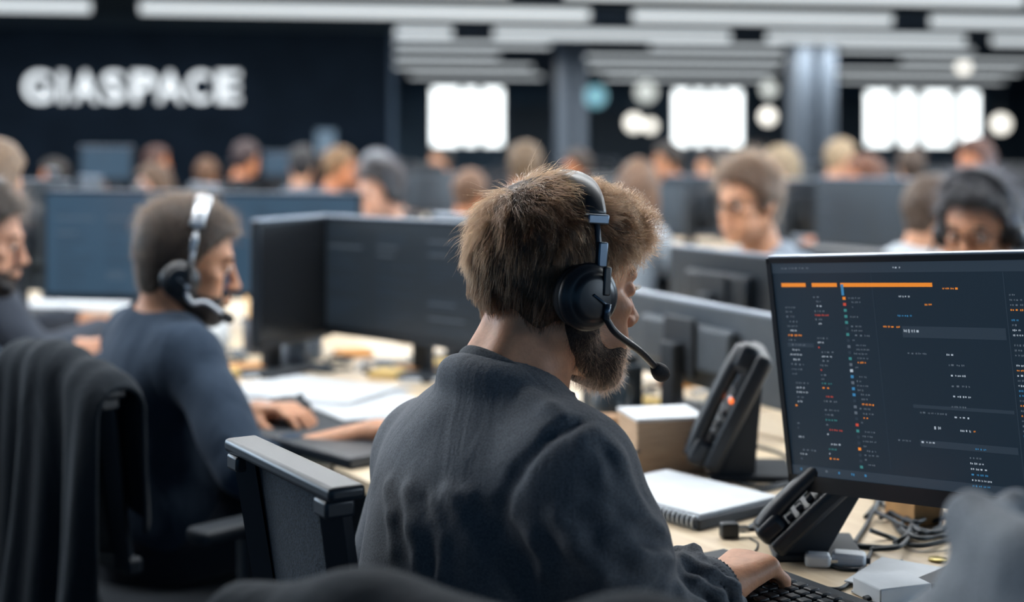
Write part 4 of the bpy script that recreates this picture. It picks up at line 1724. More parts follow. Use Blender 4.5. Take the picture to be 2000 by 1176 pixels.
# ------------------------------------------------------------------ the man in the middle
def main_man():
    O = P(1086, 560, 1.76)
    yaw, pitch = 30, 4
    M = frame(yaw, pitch)
    f = np.array([.80, .60, 0.0])
    r = np.array([.60, -.80, 0.0])
    l = -r
    up = np.array([0, 0, 1.0])
    C = np.array([.000, 1.72, 1.012])
    Pv = np.array([-.095, 1.668, .53])
    SR = np.array([.066, 1.592, .932])
    SL = np.array([-.108, 1.862, .896])
    Ct = C + np.array([0, 0, -.016])
    ER = np.array([.135, 1.585, .755])
    WR = P(1398, 1148, 1.69)
    WL = fw(1.12, -1.84, DESK + .04)
    EL = ik(SL, WL, .28, .26, l * .6 - up)
    base = np.array([Pv[0], Pv[1], 0.0])
    root = thing('person', 'bearded man with tousled brown hair in a grey long-sleeved shirt, sharp in the foreground', 'person', base)
    inv = Matrix.Translation(-Vector(base))

    def fin(o, par=None):
        o.data.transform(inv)
        o.parent = par or root
        return o
    skin = skin_mat('skin_main', (.60, .29, .165), .18)
    # body
    h = .0036
    Fd = Field((-.36, 1.36, .42), (.46, 2.10, 1.30), h)
    head(Fd, O, M, 1.0, 1)
    L = lambda x, y, z: O + M @ np.array([x, y, z])
    Fd.cone(L(-.026, 0, -.050), C + np.array([0, 0, -.02]), .053, .062, .02)
    for sy in (-1, 1):      # neck cords and the back of the neck
        Fd.cone(L(-.030, .046 * sy, -.050), C + f * .052 + l * sy * .016 + up * -.035, .017, .014, .014)
        Fd.cone(L(-.066, .020 * sy, -.055), C - f * .062 + l * sy * .022 - up * .01, .022, .026, .02)
    torso(Fd, Ct, Pv, (SR, SL), f, -.014)
    for S_, E_, W_ in ((SR, ER, WR), (SL, EL, WL)):
        Fd.cone(S_, E_, .046, .040, .03)
        Fd.cone(E_, W_, .040, .029, .02)
    d = np.array([.66, .74, .10])
    nn = np.array([-.12, -.05, 1.0])
    # right hand typing: thumb side towards the camera's far left
    hand(Fd, WR, d, nn, np.cross(nn, d), ((.75, .70, .75, .80), (.75, .65, .7, .8), (.45, .35, .4, .5)), 1.0, spread=.12)
    dl = f * .93 - l * .2 - up * .05
    hand(Fd, WL, dl, up, -np.cross(up, dl), (.4, .7, .5), 1.0)
    pos, q = Fd.mesh()
    pos = smooth_mesh(pos, q, 1)
    fin(mesh_np('body', pos, q, skin))
    # shirt
    g = .0042
    Fd = Field((-.36, 1.36, .46), (.44, 2.10, 1.14), g)
    torso(Fd, Ct, Pv, (SR, SL), f, .008)
    Fd.chain([SR, SR * .55 + ER * .45 + r * .012, ER], [.066, .067, .062], .03)
    WC = ER + (WR - ER) * .86
    ax = (WR - ER) / np.linalg.norm(WR - ER)
    Fd.cone(ER, WC, .062, .044, .02)
    # pushed-up sleeve: slanting rings of cloth
    rn = np.random.RandomState(4)
    s1 = np.cross(ax, up)
    s1 /= np.linalg.norm(s1)
    s2 = np.cross(s1, ax)
    for i, t in enumerate((.10, .24, .37, .49, .60, .70, .79)):
        c = ER + (WR - ER) * t
        R = (.064 - .022 * t) + .006 * rn.rand()
        tl = rn.uniform(-.35, .35)
        ph = rn.rand() * 6
        ring = []
        for a in np.linspace(0, 2 * math.pi, 15):
            rr = R * (1 + .07 * math.sin(2 * a + ph))
            ring.append(c + s1 * rr * math.cos(a) + s2 * rr * math.sin(a) + ax * (tl * rr * math.sin(a + ph) + .012 * math.sin(3 * a + ph)))
        Fd.chain(ring, .0085, .009)
    Fd.chain([SL, EL, EL + (WL - EL) * .6], [.066, .060, .050], .03)
    # neck opening
    T = np.stack([f, l, up], 1)
    n = up + f * .5
    n /= np.linalg.norm(n)
    cf = f - n * (f @ n)
    cf /= np.linalg.norm(cf)
    ring0 = [C + cf * (.076 * math.cos(a) + .002) + l * .068 * math.sin(a) for a in np.linspace(0, 2 * math.pi, 25)]
    Fd.chain([p - n * .010 for p in ring0], .007, .030)
    Fd.ell(C + n * .034, (.068, .060, .050), np.stack([cf, l, n], 1), .006, 'cut')
    # big creases: shoulder blade to armpit, from the collar, across the upper arm
    A = lambda x, y, d_: P(x, y, d_)
    B = C - f * .105 + (Pv - C) * .3

    def crease(p, rad, k, op):
        """project points near the surface along the view ray onto the current surface, then add or cut"""
        out = []
        for (x, y) in p:
            ray = P(x, y, 1.0) - np.array([0, 0, CAMZ])
            for dd in np.arange(1.36, 2.0, .002):
                w = np.array([0, 0, CAMZ]) + ray * dd
                ii = np.round((w - Fd.lo) / g).astype(int)
                if np.all(ii >= 0) and np.all(ii < Fd.n) and Fd.d[tuple(ii)] < 0:
                    out.append(w)
                    break
        if len(out) > 1:
            rs = [rad * math.sin(math.pi * (i + .6) / (len(out) + .2)) + .0005 for i in range(len(out))]
            Fd.chain(arc(out, 14) if False else out, rs, k, op)
    C1 = [([(1040, 775), (1075, 800), (1110, 820)], .006),
          ([(880, 965), (910, 985), (945, 1020), (985, 1065), (1030, 1120)], .016), ([(760, 950), (770, 1010), (775, 1070)], .004),
          ([(800, 960), (812, 1030), (818, 1090)], .008), ([(840, 985), (852, 1050), (858, 1110)], .009),
          ([(985, 1010), (1040, 1050), (1060, 1110)], .012), ([(1160, 850), (1200, 900), (1225, 960)], .009), ([(1130, 860), (1180, 930), (1240, 1000), (1290, 1040)], .010),
          ([(1170, 990), (1230, 1030), (1300, 1060)], .009), ([(1190, 1060), (1250, 1085), (1310, 1090)], .009), ([(1240, 1160), (1290, 1120), (1330, 1090)], .010),
          ([(1090, 1010), (1120, 1060), (1180, 1120)], .008)]
    for p, rad in C1:
        crease(p, rad * (.62 if p[0][0] > 1000 else .45), .020, 'add')
    C2 = [([(900, 985), (935, 1015), (970, 1055), (1005, 1110), (1020, 1160)], .026), ([(1180, 880), (1205, 930), (1250, 985)], .006),
          ([(1210, 1010), (1270, 1048), (1320, 1072)], .007), ([(1260, 1170), (1310, 1125), (1345, 1095)], .007), ([(830, 975), (838, 1040), (842, 1110)], .004),
          ([(1080, 850), (1010, 925), (980, 985), (976, 1030)], .0022), ([(1128, 826), (1105, 832), (1080, 850)], .0022)]
    for p, rad in C2:
        crease(p, rad * .75, .016, 'cut')
    n1 = sine_noise(11, 24, 3)
    n2 = sine_noise(21, 60, 2)
    Fd.displace(lambda x, y, z: 0.0026 * n1(x * 1.2, y * 1.2, z * .6) + .0010 * n2(x, y, z * .8))
    pos, q = Fd.mesh()
    pos = smooth_mesh(pos, q, 2)
    cloth = fabric_mat('grey_jersey', (.112, .120, .134), .34, 11.0, (1, 1, .4), .35, .22, .10)
    shirt = fin(mesh_np('shirt', pos, q, cloth))
    # collar band
    ring = []
    for a in np.linspace(0, 2 * math.pi, 49)[:-1]:
        ring.append(C + n * .008 + cf * (.076 * math.cos(a) + .002) + l * .068 * math.sin(a) + n * (.004 * math.cos(2 * a)))
    b = MB()
    ring = ring + [ring[0]]
    b.tube(ring, .0125, 10, cap=False, flat=(l if False else (ring[0] - C), .32))
    fin(b.build('collar', fabric_mat('grey_rib', (.075, .080, .088), .2, 30, (1, 1, 1), .3, .2)), shirt)
    # ribbed cuff
    b = MB()
    rows = []
    for i, t in enumerate(np.linspace(.80, 1.02, 9)):
        c = ER + (WR - ER) * t
        R = .040 - .004 * i / 8 + (.003 if i in (2, 3, 4) else 0)
        rows.append([c + (s1 * math.cos(a) + s2 * math.sin(a)) * (R * (1 + .035 * math.sin(44 * a))) for a in np.linspace(0, 2 * math.pi, 177)])
    b.grid(rows)
    fin(b.build('cuff', fabric_mat('grey_rib', (.070, .082, .098))), shirt)
    # hair
    mcap = mat('hair_scalp', (.040, .023, .014), .7, noise=.4, nscale=120, bump=.6, bscale=160)
    hair, hp, hq = hair_cap('hair', O, M, 1.0, mcap, None, 'fringe', .005, .005, .0030, 3, 60, .010)
    fin(hair)
    rng = np.random.RandomState(7)
    mh = hair_mat('hair_brown', (.034, .0150, .0066), .36, .6)
    whorl = np.array([-.060, .010, .115])

    def local(p):
        return (p - O) @ M

    topw = lambda lr: np.clip((lr[:, 2] - .045) / .05, 0, 1)
    frw = lambda lr: np.clip((lr[:, 0] - .0) / .07, 0, 1)

    def paths(n, lift, length, curl, np_=8, sel=None):
        rt, nr = sample_quads(hp, hq, n, rng)
        lr = local(rt)
        ln = nr @ M
        if sel is not None:
            k = sel(lr)
            rt, nr, lr, ln = rt[k], nr[k], lr[k], ln[k]
        m = len(rt)
        t = (lr - whorl)
        up_ = np.clip((lr[:, 2] - .055) / .05, 0, 1)[:, None]       # crown weight
        down = np.array([-.10, 0, -1.0])[None, :].repeat(m, 0)
        fl = t / (np.linalg.norm(t, axis=1)[:, None] + 1e-6)
        fl[:, 2] = -.25
        fl[:, 0] += .75 * np.clip((lr[:, 0] + .05) / .08, 0, 1)
        flow = fl * up_ + down * (1 - up_)
        flow += rng.normal(size=(m, 3)) * .09
        flow -= ln * (flow * ln).sum(1)[:, None]
        flow /= np.linalg.norm(flow, axis=1)[:, None] + 1e-9
        le = length(lr, m)[:, None]
        lf = lift(lr, m)[:, None]
        cu = curl(lr, m)[:, None]
        fq = (5.0 + 7.0 * frw(lr) * topw(lr))[:, None]
        lf = lf * np.clip((np.abs(lr[:, 0] + .002) - .008) / .016, .1, 1)[:, None]
        side = np.cross(ln, flow)
        # locks share a curl phase
        cell = np.floor((lr + .004 * np.sin(lr[:, [1, 2, 0]] * 90)) / .0135).astype(int)
        ph = ((cell[:, 0] * 73856093) ^ (cell[:, 1] * 19349663) ^ (cell[:, 2] * 83492791)) % 628 / 100.0
        ph = ph[:, None] + rng.normal(size=(m, 1)) * .18
        out = np.zeros((m, np_, 3))
        p = lr - ln * .002
        cv = np.stack([np.sin(ph[:, 0] * 3.1), np.sin(ph[:, 0] * 5.3 + 1), np.sin(ph[:, 0] * 7.7 + 2)], 1)
        cc = (cell + .5) * .0135
        dirv = flow * (1 - lf) + ln * lf + cv * (.14 + .22 * topw(lr))[:, None]
        pull = (cc - lr) * 42.0
        pull -= ln * (pull * ln).sum(1)[:, None]
        st = le / (np_ - 1)
        for i in range(np_):
            out[:, i] = p
            tt = i / (np_ - 1)
            c = cu * (side * np.sin(ph + tt * fq) + ln * np.cos(ph + tt * fq) * .8) * (0.3 + tt)
            gdn = np.array([0, 0, -1.0]) * (.22 * tt)
            v = dirv * (1 - .35 * tt) + flow * .45 * tt + c + gdn + pull * tt * 1.2
            v /= np.linalg.norm(v, axis=1)[:, None]
            p = p + v * st
        return (out.reshape(-1, 3) @ M.T + O).reshape(m, np_, 3)
    length = lambda lr, m: (.034 + .008 * topw(lr) + .022 * frw(lr) * topw(lr)) * rng.uniform(.7, 1.2, m)
    lift = lambda lr, m: (.13 + .03 * topw(lr) + .08 * frw(lr) - .06 * np.clip((-.02 - lr[:, 2]) / .05, 0, 1)) * (1 - .45 * np.clip((-.03 - lr[:, 0]) / .05, 0, 1)) * rng.uniform(.6, 1.4, m)
    curl = lambda lr, m: .10 + .35 * topw(lr) + 1.5 * frw(lr) * topw(lr)
    st = paths(38000, lift, length, curl, 11)
    # the headband presses the hair down: no strand crosses it
    q_ = (st.reshape(-1, 3) - O) @ M
    ang = np.arctan2(np.maximum(q_[:, 2] - .02, 0), np.abs(q_[:, 1]))
    xb = -.008 + .012 * np.sin(ang)
    rad = np.sqrt(q_[:, 1] ** 2 + (q_[:, 2] - .02) ** 2)
    hit = (np.abs(q_[:, 0] - xb) < .012) & (rad > .097 + .022 * np.sin(ang) ** 2) & (q_[:, 2] > .01)
    st = st[~hit.reshape(st.shape[:2]).any(1)]
    # a few flyaways
    fly = paths(520, lambda lr, m: np.full(m, .6), lambda lr, m: rng.uniform(.03, .055, m), lambda lr, m: .3 + .7 * frw(lr), 8, lambda lr: lr[:, 2] > .04)
    hs_ = hair_strands('hair_strands', None, lambda _: st, 11, .00027, mh, hair, base)
    fl_ = hair_strands('flyaway_hair', None, lambda _: fly, 8, .00013, mh, hair, base)
    # beard
    bc = fin(beard_cap(O, M, 1.0, (.020, .011, .008), .0035, .003))
    bp = np.zeros(len(bc.data.vertices) * 3, np.float32)
    bc.data.vertices.foreach_get('co', bp)
    bp = bp.reshape(-1, 3) + base
    bq = np.zeros(len(bc.data.polygons) * 4, np.int32)
    bc.data.polygons.foreach_get('vertices', bq)
    bq = bq.reshape(-1, 4)
    rt, nr = sample_quads(bp, bq, 9000, rng)
    lr, ln = (rt - O) @ M, nr @ M
    k = lr[:, 1] < .05
    lr, ln = lr[k], ln[k]
    m = len(lr)
    v = np.array([.25, 0, -.8])[None] + ln * .9 + rng.normal(size=(m, 3)) * .35
    v /= np.linalg.norm(v, axis=1)[:, None]
    le = rng.uniform(.004, .010, m)[:, None]
    bend = rng.normal(size=(m, 3)) * .35 + np.array([0, 0, -.3])
    bs = np.stack([lr - ln * .002 + v * le * t + bend * le * t * t for t in (0, .33, .66, 1)], 1)
    bs = (bs.reshape(-1, 3) @ M.T + O).reshape(m, 4, 3)
    b_ = hair_strands('beard_strands', None, lambda _: bs, 4, .00018, hair_mat('beard_brown', (.045, .022, .013), .55), bc, base)
    # short hair of the sideburns, brows and lashes
    br = []
    for sy in (-1, 1):
        for _ in range(260):
            t = rng.rand()
            p = np.array([.0985 - .016 * t * t - .004 * t, sy * (.012 + .036 * t), .018 + .007 * math.sin(t * 2.4) + rng.normal() * .0022])
            dv = np.array([-.1 - .35 * t, sy * .9, .25 - .5 * t]) + rng.normal(size=3) * .25
            dv /= np.linalg.norm(dv)
            br.append([p, p + dv * .004 + np.array([.001, 0, 0]), p + dv * .008])
    br = (np.array(br).reshape(-1, 3) @ M.T + O).reshape(-1, 3, 3)
    e_ = hair_strands('eyebrow', None, lambda _: br, 3, .00022, hair_mat('hair_brown', (.036, .0175, .0090)), root, base)
    la = []
    for sy in (-1, 1):
        for t in np.linspace(-1, 1, 40):
            p = np.array([.0945 - .006 * t * t, sy * .031 + t * .0135, .004 - .003 * t * t])
            dv = np.array([1, t * .5, .35])
            la.append([p, p + dv * .0035, p + dv * .0065 + np.array([0, 0, .002])])
    la = (np.array(la).reshape(-1, 3) @ M.T + O).reshape(-1, 3, 3)
    e_ = hair_strands('eyelashes', None, lambda _: la, 3, .00015, hair_mat('lash_dark', (.03, .02, .012)), root, base)
    for sy in (-1, 1):
        b = MB()
        c = L(.0842, .031 * sy, 0)
        R = Vector(M[:, 0]).to_track_quat('Z', 'Y').to_matrix()
        b.lathe([(0, -.0115), (.009, -.007), (.0115, 0), (.0100, .0058), (.0062, .0097)], c, 20, R)
        b.mi = 1
        b.lathe([(.0062, .0097), (.0028, .0112), (0, .0116)], c, 20, R)
        fin(b.build('eye', [mat('eye_white', (.7, .68, .65), .2), mat('eye_iris', (.03, .02, .015), .15)]))
    seat_legs('trousers', Pv, f, M_TROUSER, M_SHOE, root, h=.010)
    for ch in root.children:
        if ch.name.startswith(('trousers', 'shoes')):
            ch.data.transform(inv)
    headset('black over-ear headset with boom microphone worn by the bearded man in grey', O, M, 1.0, -1, 1, cup=(-.018, -.004), top=.140, lean=.012, cs=1.17)


main_man()

# ------------------------------------------------------------------ bench desks of the two near rows
for i, (a, b, lb) in enumerate(((-2.30, -.62, 'birch bench desk where the man in grey types'), (-3.92, -2.31, 'birch bench desk where the man in the navy shirt leans'),
                                (-5.53, -3.93, 'birch bench desk at the left edge beside the gold-lit papers'))):
    desk(lb, a, b, 1.06, 1.88)
for i, (a, b, lb) in enumerate(((-2.30, -.62, 'birch bench desk behind the large right hand monitor'), (-3.92, -2.31, 'birch bench desk behind the profile of the man in grey'),
                                (-5.53, -3.93, 'birch bench desk beyond the dark middle monitor'))):
    desk(lb, a, b, 1.90, 2.70)

# ------------------------------------------------------------------ the large monitor on the right
def big_monitor():
    BL = P(1545, 955, 1.95)
    wv = np.array([.689, -.717, .0703])
    wv /= np.linalg.norm(wv)
    uv_ = np.array([-.106, 0, .994])
    uv_ = uv_ - wv * (uv_ @ wv)
    uv_ /= np.linalg.norm(uv_)
    nv = np.cross(uv_, wv)             # away from the viewer
    w, h = .57, .318
    base = BL + wv * w * .48 + nv * .05
    base[2] = DESK
    t = thing('monitor', 'large monitor with orange bars on its dark screen, right of the man in grey', 'monitor', base, 0)
    Mx = Matrix(np.stack([wv, nv, uv_], 1).tolist()).to_4x4()
    O = BL + wv * w / 2 - base
    Mx.translation = Vector(O)

    def put(o):
        o.matrix_local = Mx
        return o
    b = MB()
    b.box((0, .010, h / 2), (w, .020, h), bev=.004)
    b.box((0, .034, h * .5), (w * .6, .034, h * .55), bev=.012)
    put(b.build('housing', M_BLACK, t))
    b = MB()
    bz = .007
    b.box((0, -.0015, h - bz / 2), (w, .004, bz)).box((0, -.0015, .011), (w, .004, .022)).box((-w / 2 + bz / 2, -.0015, h / 2), (bz, .004, h)).box((w / 2 - bz / 2, -.0015, h / 2), (bz, .004, h))
    put(b.build('bezel', M_BLACK, t))
    put(MB().box((0, .008, h + .0015), (w - .004, .018, .003), bev=.001).build('top_highlight', M_EDGE, t))  # same painted highlight strip on the large monitor
    put(ui_screen(t, w - .014, h - .029, .022, 5, True, None, -.0006))
    q = BL + wv * w * .48 + nv * .060 - base
    b = MB()
    b.box((q[0], q[1], .16), (.050, .026, .32), math.atan2(wv[1], wv[0]), bev=.005)
    b.build('stand_neck', M_BLACKM, t)
    b = MB()
    b.box((q[0], q[1], .006), (.17, .13, .012), math.atan2(wv[1], wv[0]), bev=.004)
    b.build('stand_base', M_BLACKM, t)


big_monitor()

# ------------------------------------------------------------------ chairs
MY = 32
c_main = (np.array([-.176, 1.55]) + np.array([-.310, 1.78])) / 2
f2 = FW[:2]
chair('dark office chair with flat top rail behind the man in grey', c_main + f2 * .255, MY, .285, .930, 'office chairs of the near row', arms=False)
c2y = 47
q2 = P(112, 700, 2.62)
ch2 = np.array([q2[0] + .25 * math.cos(math.radians(c2y)), q2[1] + .25 * math.sin(math.radians(c2y)), 0])
chair('dark office chair under the draped coat, seat of the man in navy', ch2, c2y, .42, .875, 'office chairs of the near row')
coat('draped_coat', 'long black coat hung over the chair of the man in navy', 'coat', ch2, c2y, .47, .940, .86, .22, (.009, .0135, .019), 3, .016, 3.4, flare=.10, thick=.045)
ch3 = P(930, 1180, 1.16)
chair('dark office chair in front at the bottom edge, under a dark jacket', (ch3[0] + .18, ch3[1] + .12), 60, .38, .90, 'office chairs nearest the camera', arms=False)
coat('draped_jacket', 'dark jacket over a chair back at the bottom edge below the man in grey', 'jacket', (ch3[0] + .18, ch3[1] + .12), 60, .60, .965, .35, .25, (.009, .014, .020), 8, .026, 1.7, flare=.02, crest=.016)
ch4 = P(2225, 1150, 1.06)
chair('office chair in the bottom right corner, under a grey hooded top', (ch4[0] + .22, ch4[1] + .06), 20, .40, .86, 'office chairs nearest the camera', arms=False)
coat('draped_hoodie', 'grey hooded top over a chair in the bottom right corner', 'hooded top', (ch4[0] + .22, ch4[1] + .06), 20, .44, .965, .35, .25, (.20, .215, .235), 5, .014, 2.5, hood=True, flare=.02)

# ------------------------------------------------------------------ desk of the man in grey
phone('black desk telephone under the large monitor, nearest the keyboard', DK(1620, 1076), -4, 44, .86, hs_side=-.9)
phone('black desk telephone with orange light, standing steep behind the binder', DK(1492, 925), -6, 64, 1.0, hs_side=-.9)
notebook('black ring binder with a white pad on it, right of the man in grey', DK(1330, 985), MY + 8)
bx = DK(1292, 912)
t = thing('note_box', 'brown paper-block box with white sheets on top, left of the steep telephone', 'box', bx, math.radians(12))
MB().box((0, 0, .046), (.125, .115, .092), bev=.002).build('box_body', mat('brown_paper_block', (.50, .36, .25), .85, noise=.25, nscale=60, stretch=(.3, .3, 8)), t)
MB().box((0, 0, .0945), (.128, .118, .005)).build('white_top', M_PAPER, t)
kc = DK(1575, 1180)
keyboard('black keyboard under the hand of the man in grey', fw(1.20, float(kc @ WD) + .02, DESK), MY)
o = MB().box((0, 0, .0), (.055, .07, .05), bev=.002).build('cardboard_box', mat('orange_card', (.55, .30, .12), .8, noise=.2, nscale=25))
o.location = DK(1786, 985, DESK + .0255)
o.rotation_euler = (0, 0, .4)
tag(o, 'small orange-brown cardboard box behind the cable tangle under the large monitor', 'box')
desk_cable('black cable looping from the small plug to the telephone', [(1452, 1036), (1490, 1012), (1540, 985), (1556, 950), (1560, 900)], .0026)
desk_cable('thin dark cable curling below the small plug', [(1465, 1052), (1480, 1062), (1470, 1080), (1430, 1086)], .0014)
desk_cable('black cable from the near telephone curving right to the monitor stand', [(1640, 1062), (1700, 1068), (1750, 1066), (1790, 1030), (1800, 980), (1816, 955)], .0036)
desk_cable('black cable running from the near telephone past the keyboard', [(1480, 1108), (1520, 1092), (1580, 1092), (1650, 1112), (1720, 1106), (1762, 1096)], .0026)
desk_cable('black cable along the front right of the keyboard', [(1525, 1132), (1590, 1146), (1660, 1172), (1720, 1182)], .0030)
desk_cable('black cable dropping from the loop to the pale adapter', [(1706, 1068), (1696, 1090), (1670, 1128), (1640, 1150), (1600, 1148)], .0028)
rc = random.Random(12)
TANGLE = [[(1690, 1010), (1730, 975), (1770, 1010), (1800, 1040), (1850, 1030), (1880, 1010)], [(1700, 960), (1740, 1000), (1790, 1020), (1830, 1000), (1860, 1015), (1830, 1040), (1780, 1030)],
          [(1720, 950), (1712, 985), (1690, 1030), (1668, 1062)], [(1745, 955), (1735, 990), (1760, 1040), (1800, 1045)], [(1800, 955), (1780, 1000), (1760, 1030), (1800, 1052), (1870, 1040)], [(1830, 960), (1790, 1010), (1770, 1045), (1745, 1062)],
          [(1710, 1000), (1755, 1022), (1800, 1046), (1850, 1046), (1876, 1030), (1850, 1012), (1812, 1022)], [(1700, 1036), (1740, 1050), (1790, 1066), (1850, 1056), (1890, 1046)], [(1815, 958), (1806, 1000), (1780, 1042), (1756, 1068), (1700, 1074)], [(1720, 1012), (1765, 990), (1810, 994), (1838, 1018), (1818, 1044)]]
TW = ['running to the monitor stand', 'curling in a wide loop', 'hanging at the left', 'hooking round to the right', 'bending twice', 'slanting down to the left', 'closing a flat loop at the right', 'lying lowest along the desk', 'falling towards the near telephone', 'crossing over the middle']
for i, pp in enumerate(TANGLE):
    desk_cable('black cable in the tangle below the large screen, ' + TW[i], [(x, y, .004 * ((i + k) % 4)) for k, (x, y) in enumerate(pp)], .0034, group='black cables tangled under the large monitor')
desk_cable('black cable crossing behind the binder to the steep telephone', [(1236, 884, .05), (1290, 880, .0), (1360, 884, .0), (1420, 930), (1480, 950), (1550, 940)], .0030)
desk_cable('dark cable looping left of the brown paper-block box', [(1262, 830, .03), (1240, 870, .02), (1244, 900), (1262, 918), (1300, 925)], .0026)
desk_cable('black cable behind the steep telephone running to the large monitor', [(1470, 870), (1520, 884), (1560, 905), (1600, 930)], .0032)
desk_cable('dark cable at the foot of the steep telephone', [(1380, 940), (1430, 955), (1490, 958), (1550, 945), (1600, 950)], .0030)
# the small plug
t = thing('cable_plug', 'small black plug lying on the desk right of the binder', 'plug', DK(1424, 1050), math.radians(10))
MB().box((0, 0, .011), (.026, .018, .022), bev=.003).build('plug_body', M_BLACK, t)
MB().box((.020, 0, .011), (.016, .012, .008)).build('plug_contact', M_CHROME, t)
MB().box((.040, 0, .010), (.024, .004, .006)).build('plug_tail', M_CABLE, t)
t = thing('charger', 'small white charger lying between the near telephone and the keyboard', 'charger', DK(1597, 1106), math.radians(-10))
MB().box((0, 0, .009), (.034, .024, .018), bev=.005).build('charger_body', mat('white_plastic', (.72, .76, .80), .35), t)
MB().box((.021, 0, .009), (.010, .012, .004)).build('charger_contact', M_CHROME, t)
t = thing('adapter', 'pale plastic adapter right of the small white charger', 'adapter', DK(1658, 1104), math.radians(-15))
MB().box((0, 0, .009), (.045, .03, .018), bev=.005).build('adapter_body', mat('white_plastic', (.72, .76, .80), .35), t)
MB().box((.024, 0, .009), (.008, .012, .008)).build('adapter_socket', M_BLACKM, t)
sheet_stack('loose white papers at the right of the keyboard, beside the grey hooded top', DK(1765, 1142), 50, (.13, .10), 3, seed=4)
t = thing('note_pad', 'white note pad leaning on cables at the bottom right of the desk', 'note pad', DK(1742, 1168), math.radians(20))
MB().box((0, 0, .012), (.075, .06, .022), bev=.002).build('pad_block', M_PAPER, t)
o = MB().tube(arc([(-.07, 0, 0), (-.02, .012, .01), (.03, .010, .012), (.07, -.01, 0)], 12), .006, 8, flat=((0, 0, 1), .5)).build('dark_strap', M_BLACKM)
o.location = DK(1800, 1170, DESK + .005)
tag(o, 'dark folded strap with a red edge in the lower right, next to the note pad', 'strap')
o = MB().lathe([(0, 0), (.013, 0), (.013, .002), (0, .002)], n=18).build('coin', mat('brass', (.5, .4, .15), .3, metal=.9))
o.location = DK(1832, 1094, DESK + .001)
tag(o, 'small brass disc lying on the desk by the grey hooded top', 'coin')
t = thing('wire_basket', 'dark holder with pale sticks behind the monitor stand at the right edge', 'holder', DK(1955, 1040), 0)
MB().box((0, 0, .04), (.10, .07, .08), bev=.004).build('holder_body', M_BLACKM, t)
for k in range(5):
    st = MB().tube([(-.03 + .016 * k, 0, .02), (-.032 + .016 * k, .004, .125)], .004, 8).build('stick', mat('pale_stick', (.55, .45, .38), .5), t)
mug('dark mug behind the mic of the headset, by the grey monitor backs', DK(1190, 830), .036, .10, (.03, .045, .06), 40)
t = thing('desk_organizer', 'dark desk organizer behind the chin of the man in grey', 'organizer', DK(1195, 800), math.radians(MY))
MB().box((0, 0, .05), (.08, .12, .10), bev=.004).build('organizer_body', mat('organizer_dark', (.03, .045, .06), .5), t)
for k in range(3):
    MB().box((0, -.035 + .035 * k, .105), (.07, .022, .03), bev=.002).build('divider', mat('organizer_dark', (.03, .045, .06), .5), t)
o = MB().box((0, 0, .02), (.07, .05, .04), bev=.003).build('wooden_block', M_CARD)
o.location = DK(1200, 852)
tag(o, 'small brown block on the desk below the dark organizer', 'block')

# ------------------------------------------------------------------ grey monitors seen from the back, right of the face
yB = MY          # row B screens face +f, away from the camera
monitor('low grey monitor seen from the back with black bracket, behind the headset microphone', DK(1365, 806), yB - 8, .66, .175, .058, 0, 'dark', 11, 'monitors seen from behind in the middle of the photo', shell=M_GREYP)
monitor('black monitor back with light edge, just right of the curly fringe', fw(2.36, float(P(1385, 600, 3.55) @ WD), DESK), yB - 6, .50, .225, .075, 0, 'dark', 12, 'monitors seen from behind in the middle of the photo')
monitor('black monitor back between the left one and the large screen', fw(2.36, float(P(1560, 600, 3.3) @ WD), DESK), yB - 2, .34, .225, .07, 0, 'dark', 13, 'monitors seen from behind in the middle of the photo')
monitor('black monitor whose bright top edge slopes above the large screen', fw(2.26, float(P(1745, 600, 3.05) @ WD), DESK), yB + 4, .52, .22, .08, 0, 'dark', 14, 'monitors seen from behind in the middle of the photo')

# ------------------------------------------------------------------ desk of the man in navy
monitor('dark monitor with faint code between the two near men', fw(1.62, float(P(748, 560, 3.45) @ WD), DESK), MY + 180 + 16, .62, .30, .085, 0, 'code', 21, 'monitors of the near row')
p_ = P(572, 560, 3.55)
monitor('dark monitor turned sideways at the left of the code screen', np.array([p_[0], p_[1], DESK]), -28, .30, .31, .075, 0, 'off', 22, 'monitors of the near row')
p_ = P(930, 560, 3.75)
monitor('grey monitor half hidden behind the hair of the man in grey', np.array([p_[0], p_[1], DESK]), MY, .42, .30, .08, 0, 'dark', 23, 'monitors of the near row', shell=M_GREYP)
p_ = P(258, 500, 4.5)
monitor('wide blue-lit monitor left of the man in navy', np.array([p_[0], p_[1], DESK]), 258, .60, .35, .075, 0, 'blue', 24, 'blue-lit monitors behind the man in navy')
p_ = P(540, 500, 4.6)
monitor('wide blue-lit monitor right of the face of the man in navy', np.array([p_[0], p_[1], DESK]), 256, .58, .345, .07, 0, 'blue', 25, 'blue-lit monitors behind the man in navy')
p_ = P(62, 500, 4.9)
monitor('grey monitor seen from behind at the left edge, next to the profile', np.array([p_[0], p_[1], DESK]), 75, .30, .38, .07, 0, 'dark', 26, shell=mat('slate_shell', (.055, .068, .08), .5))

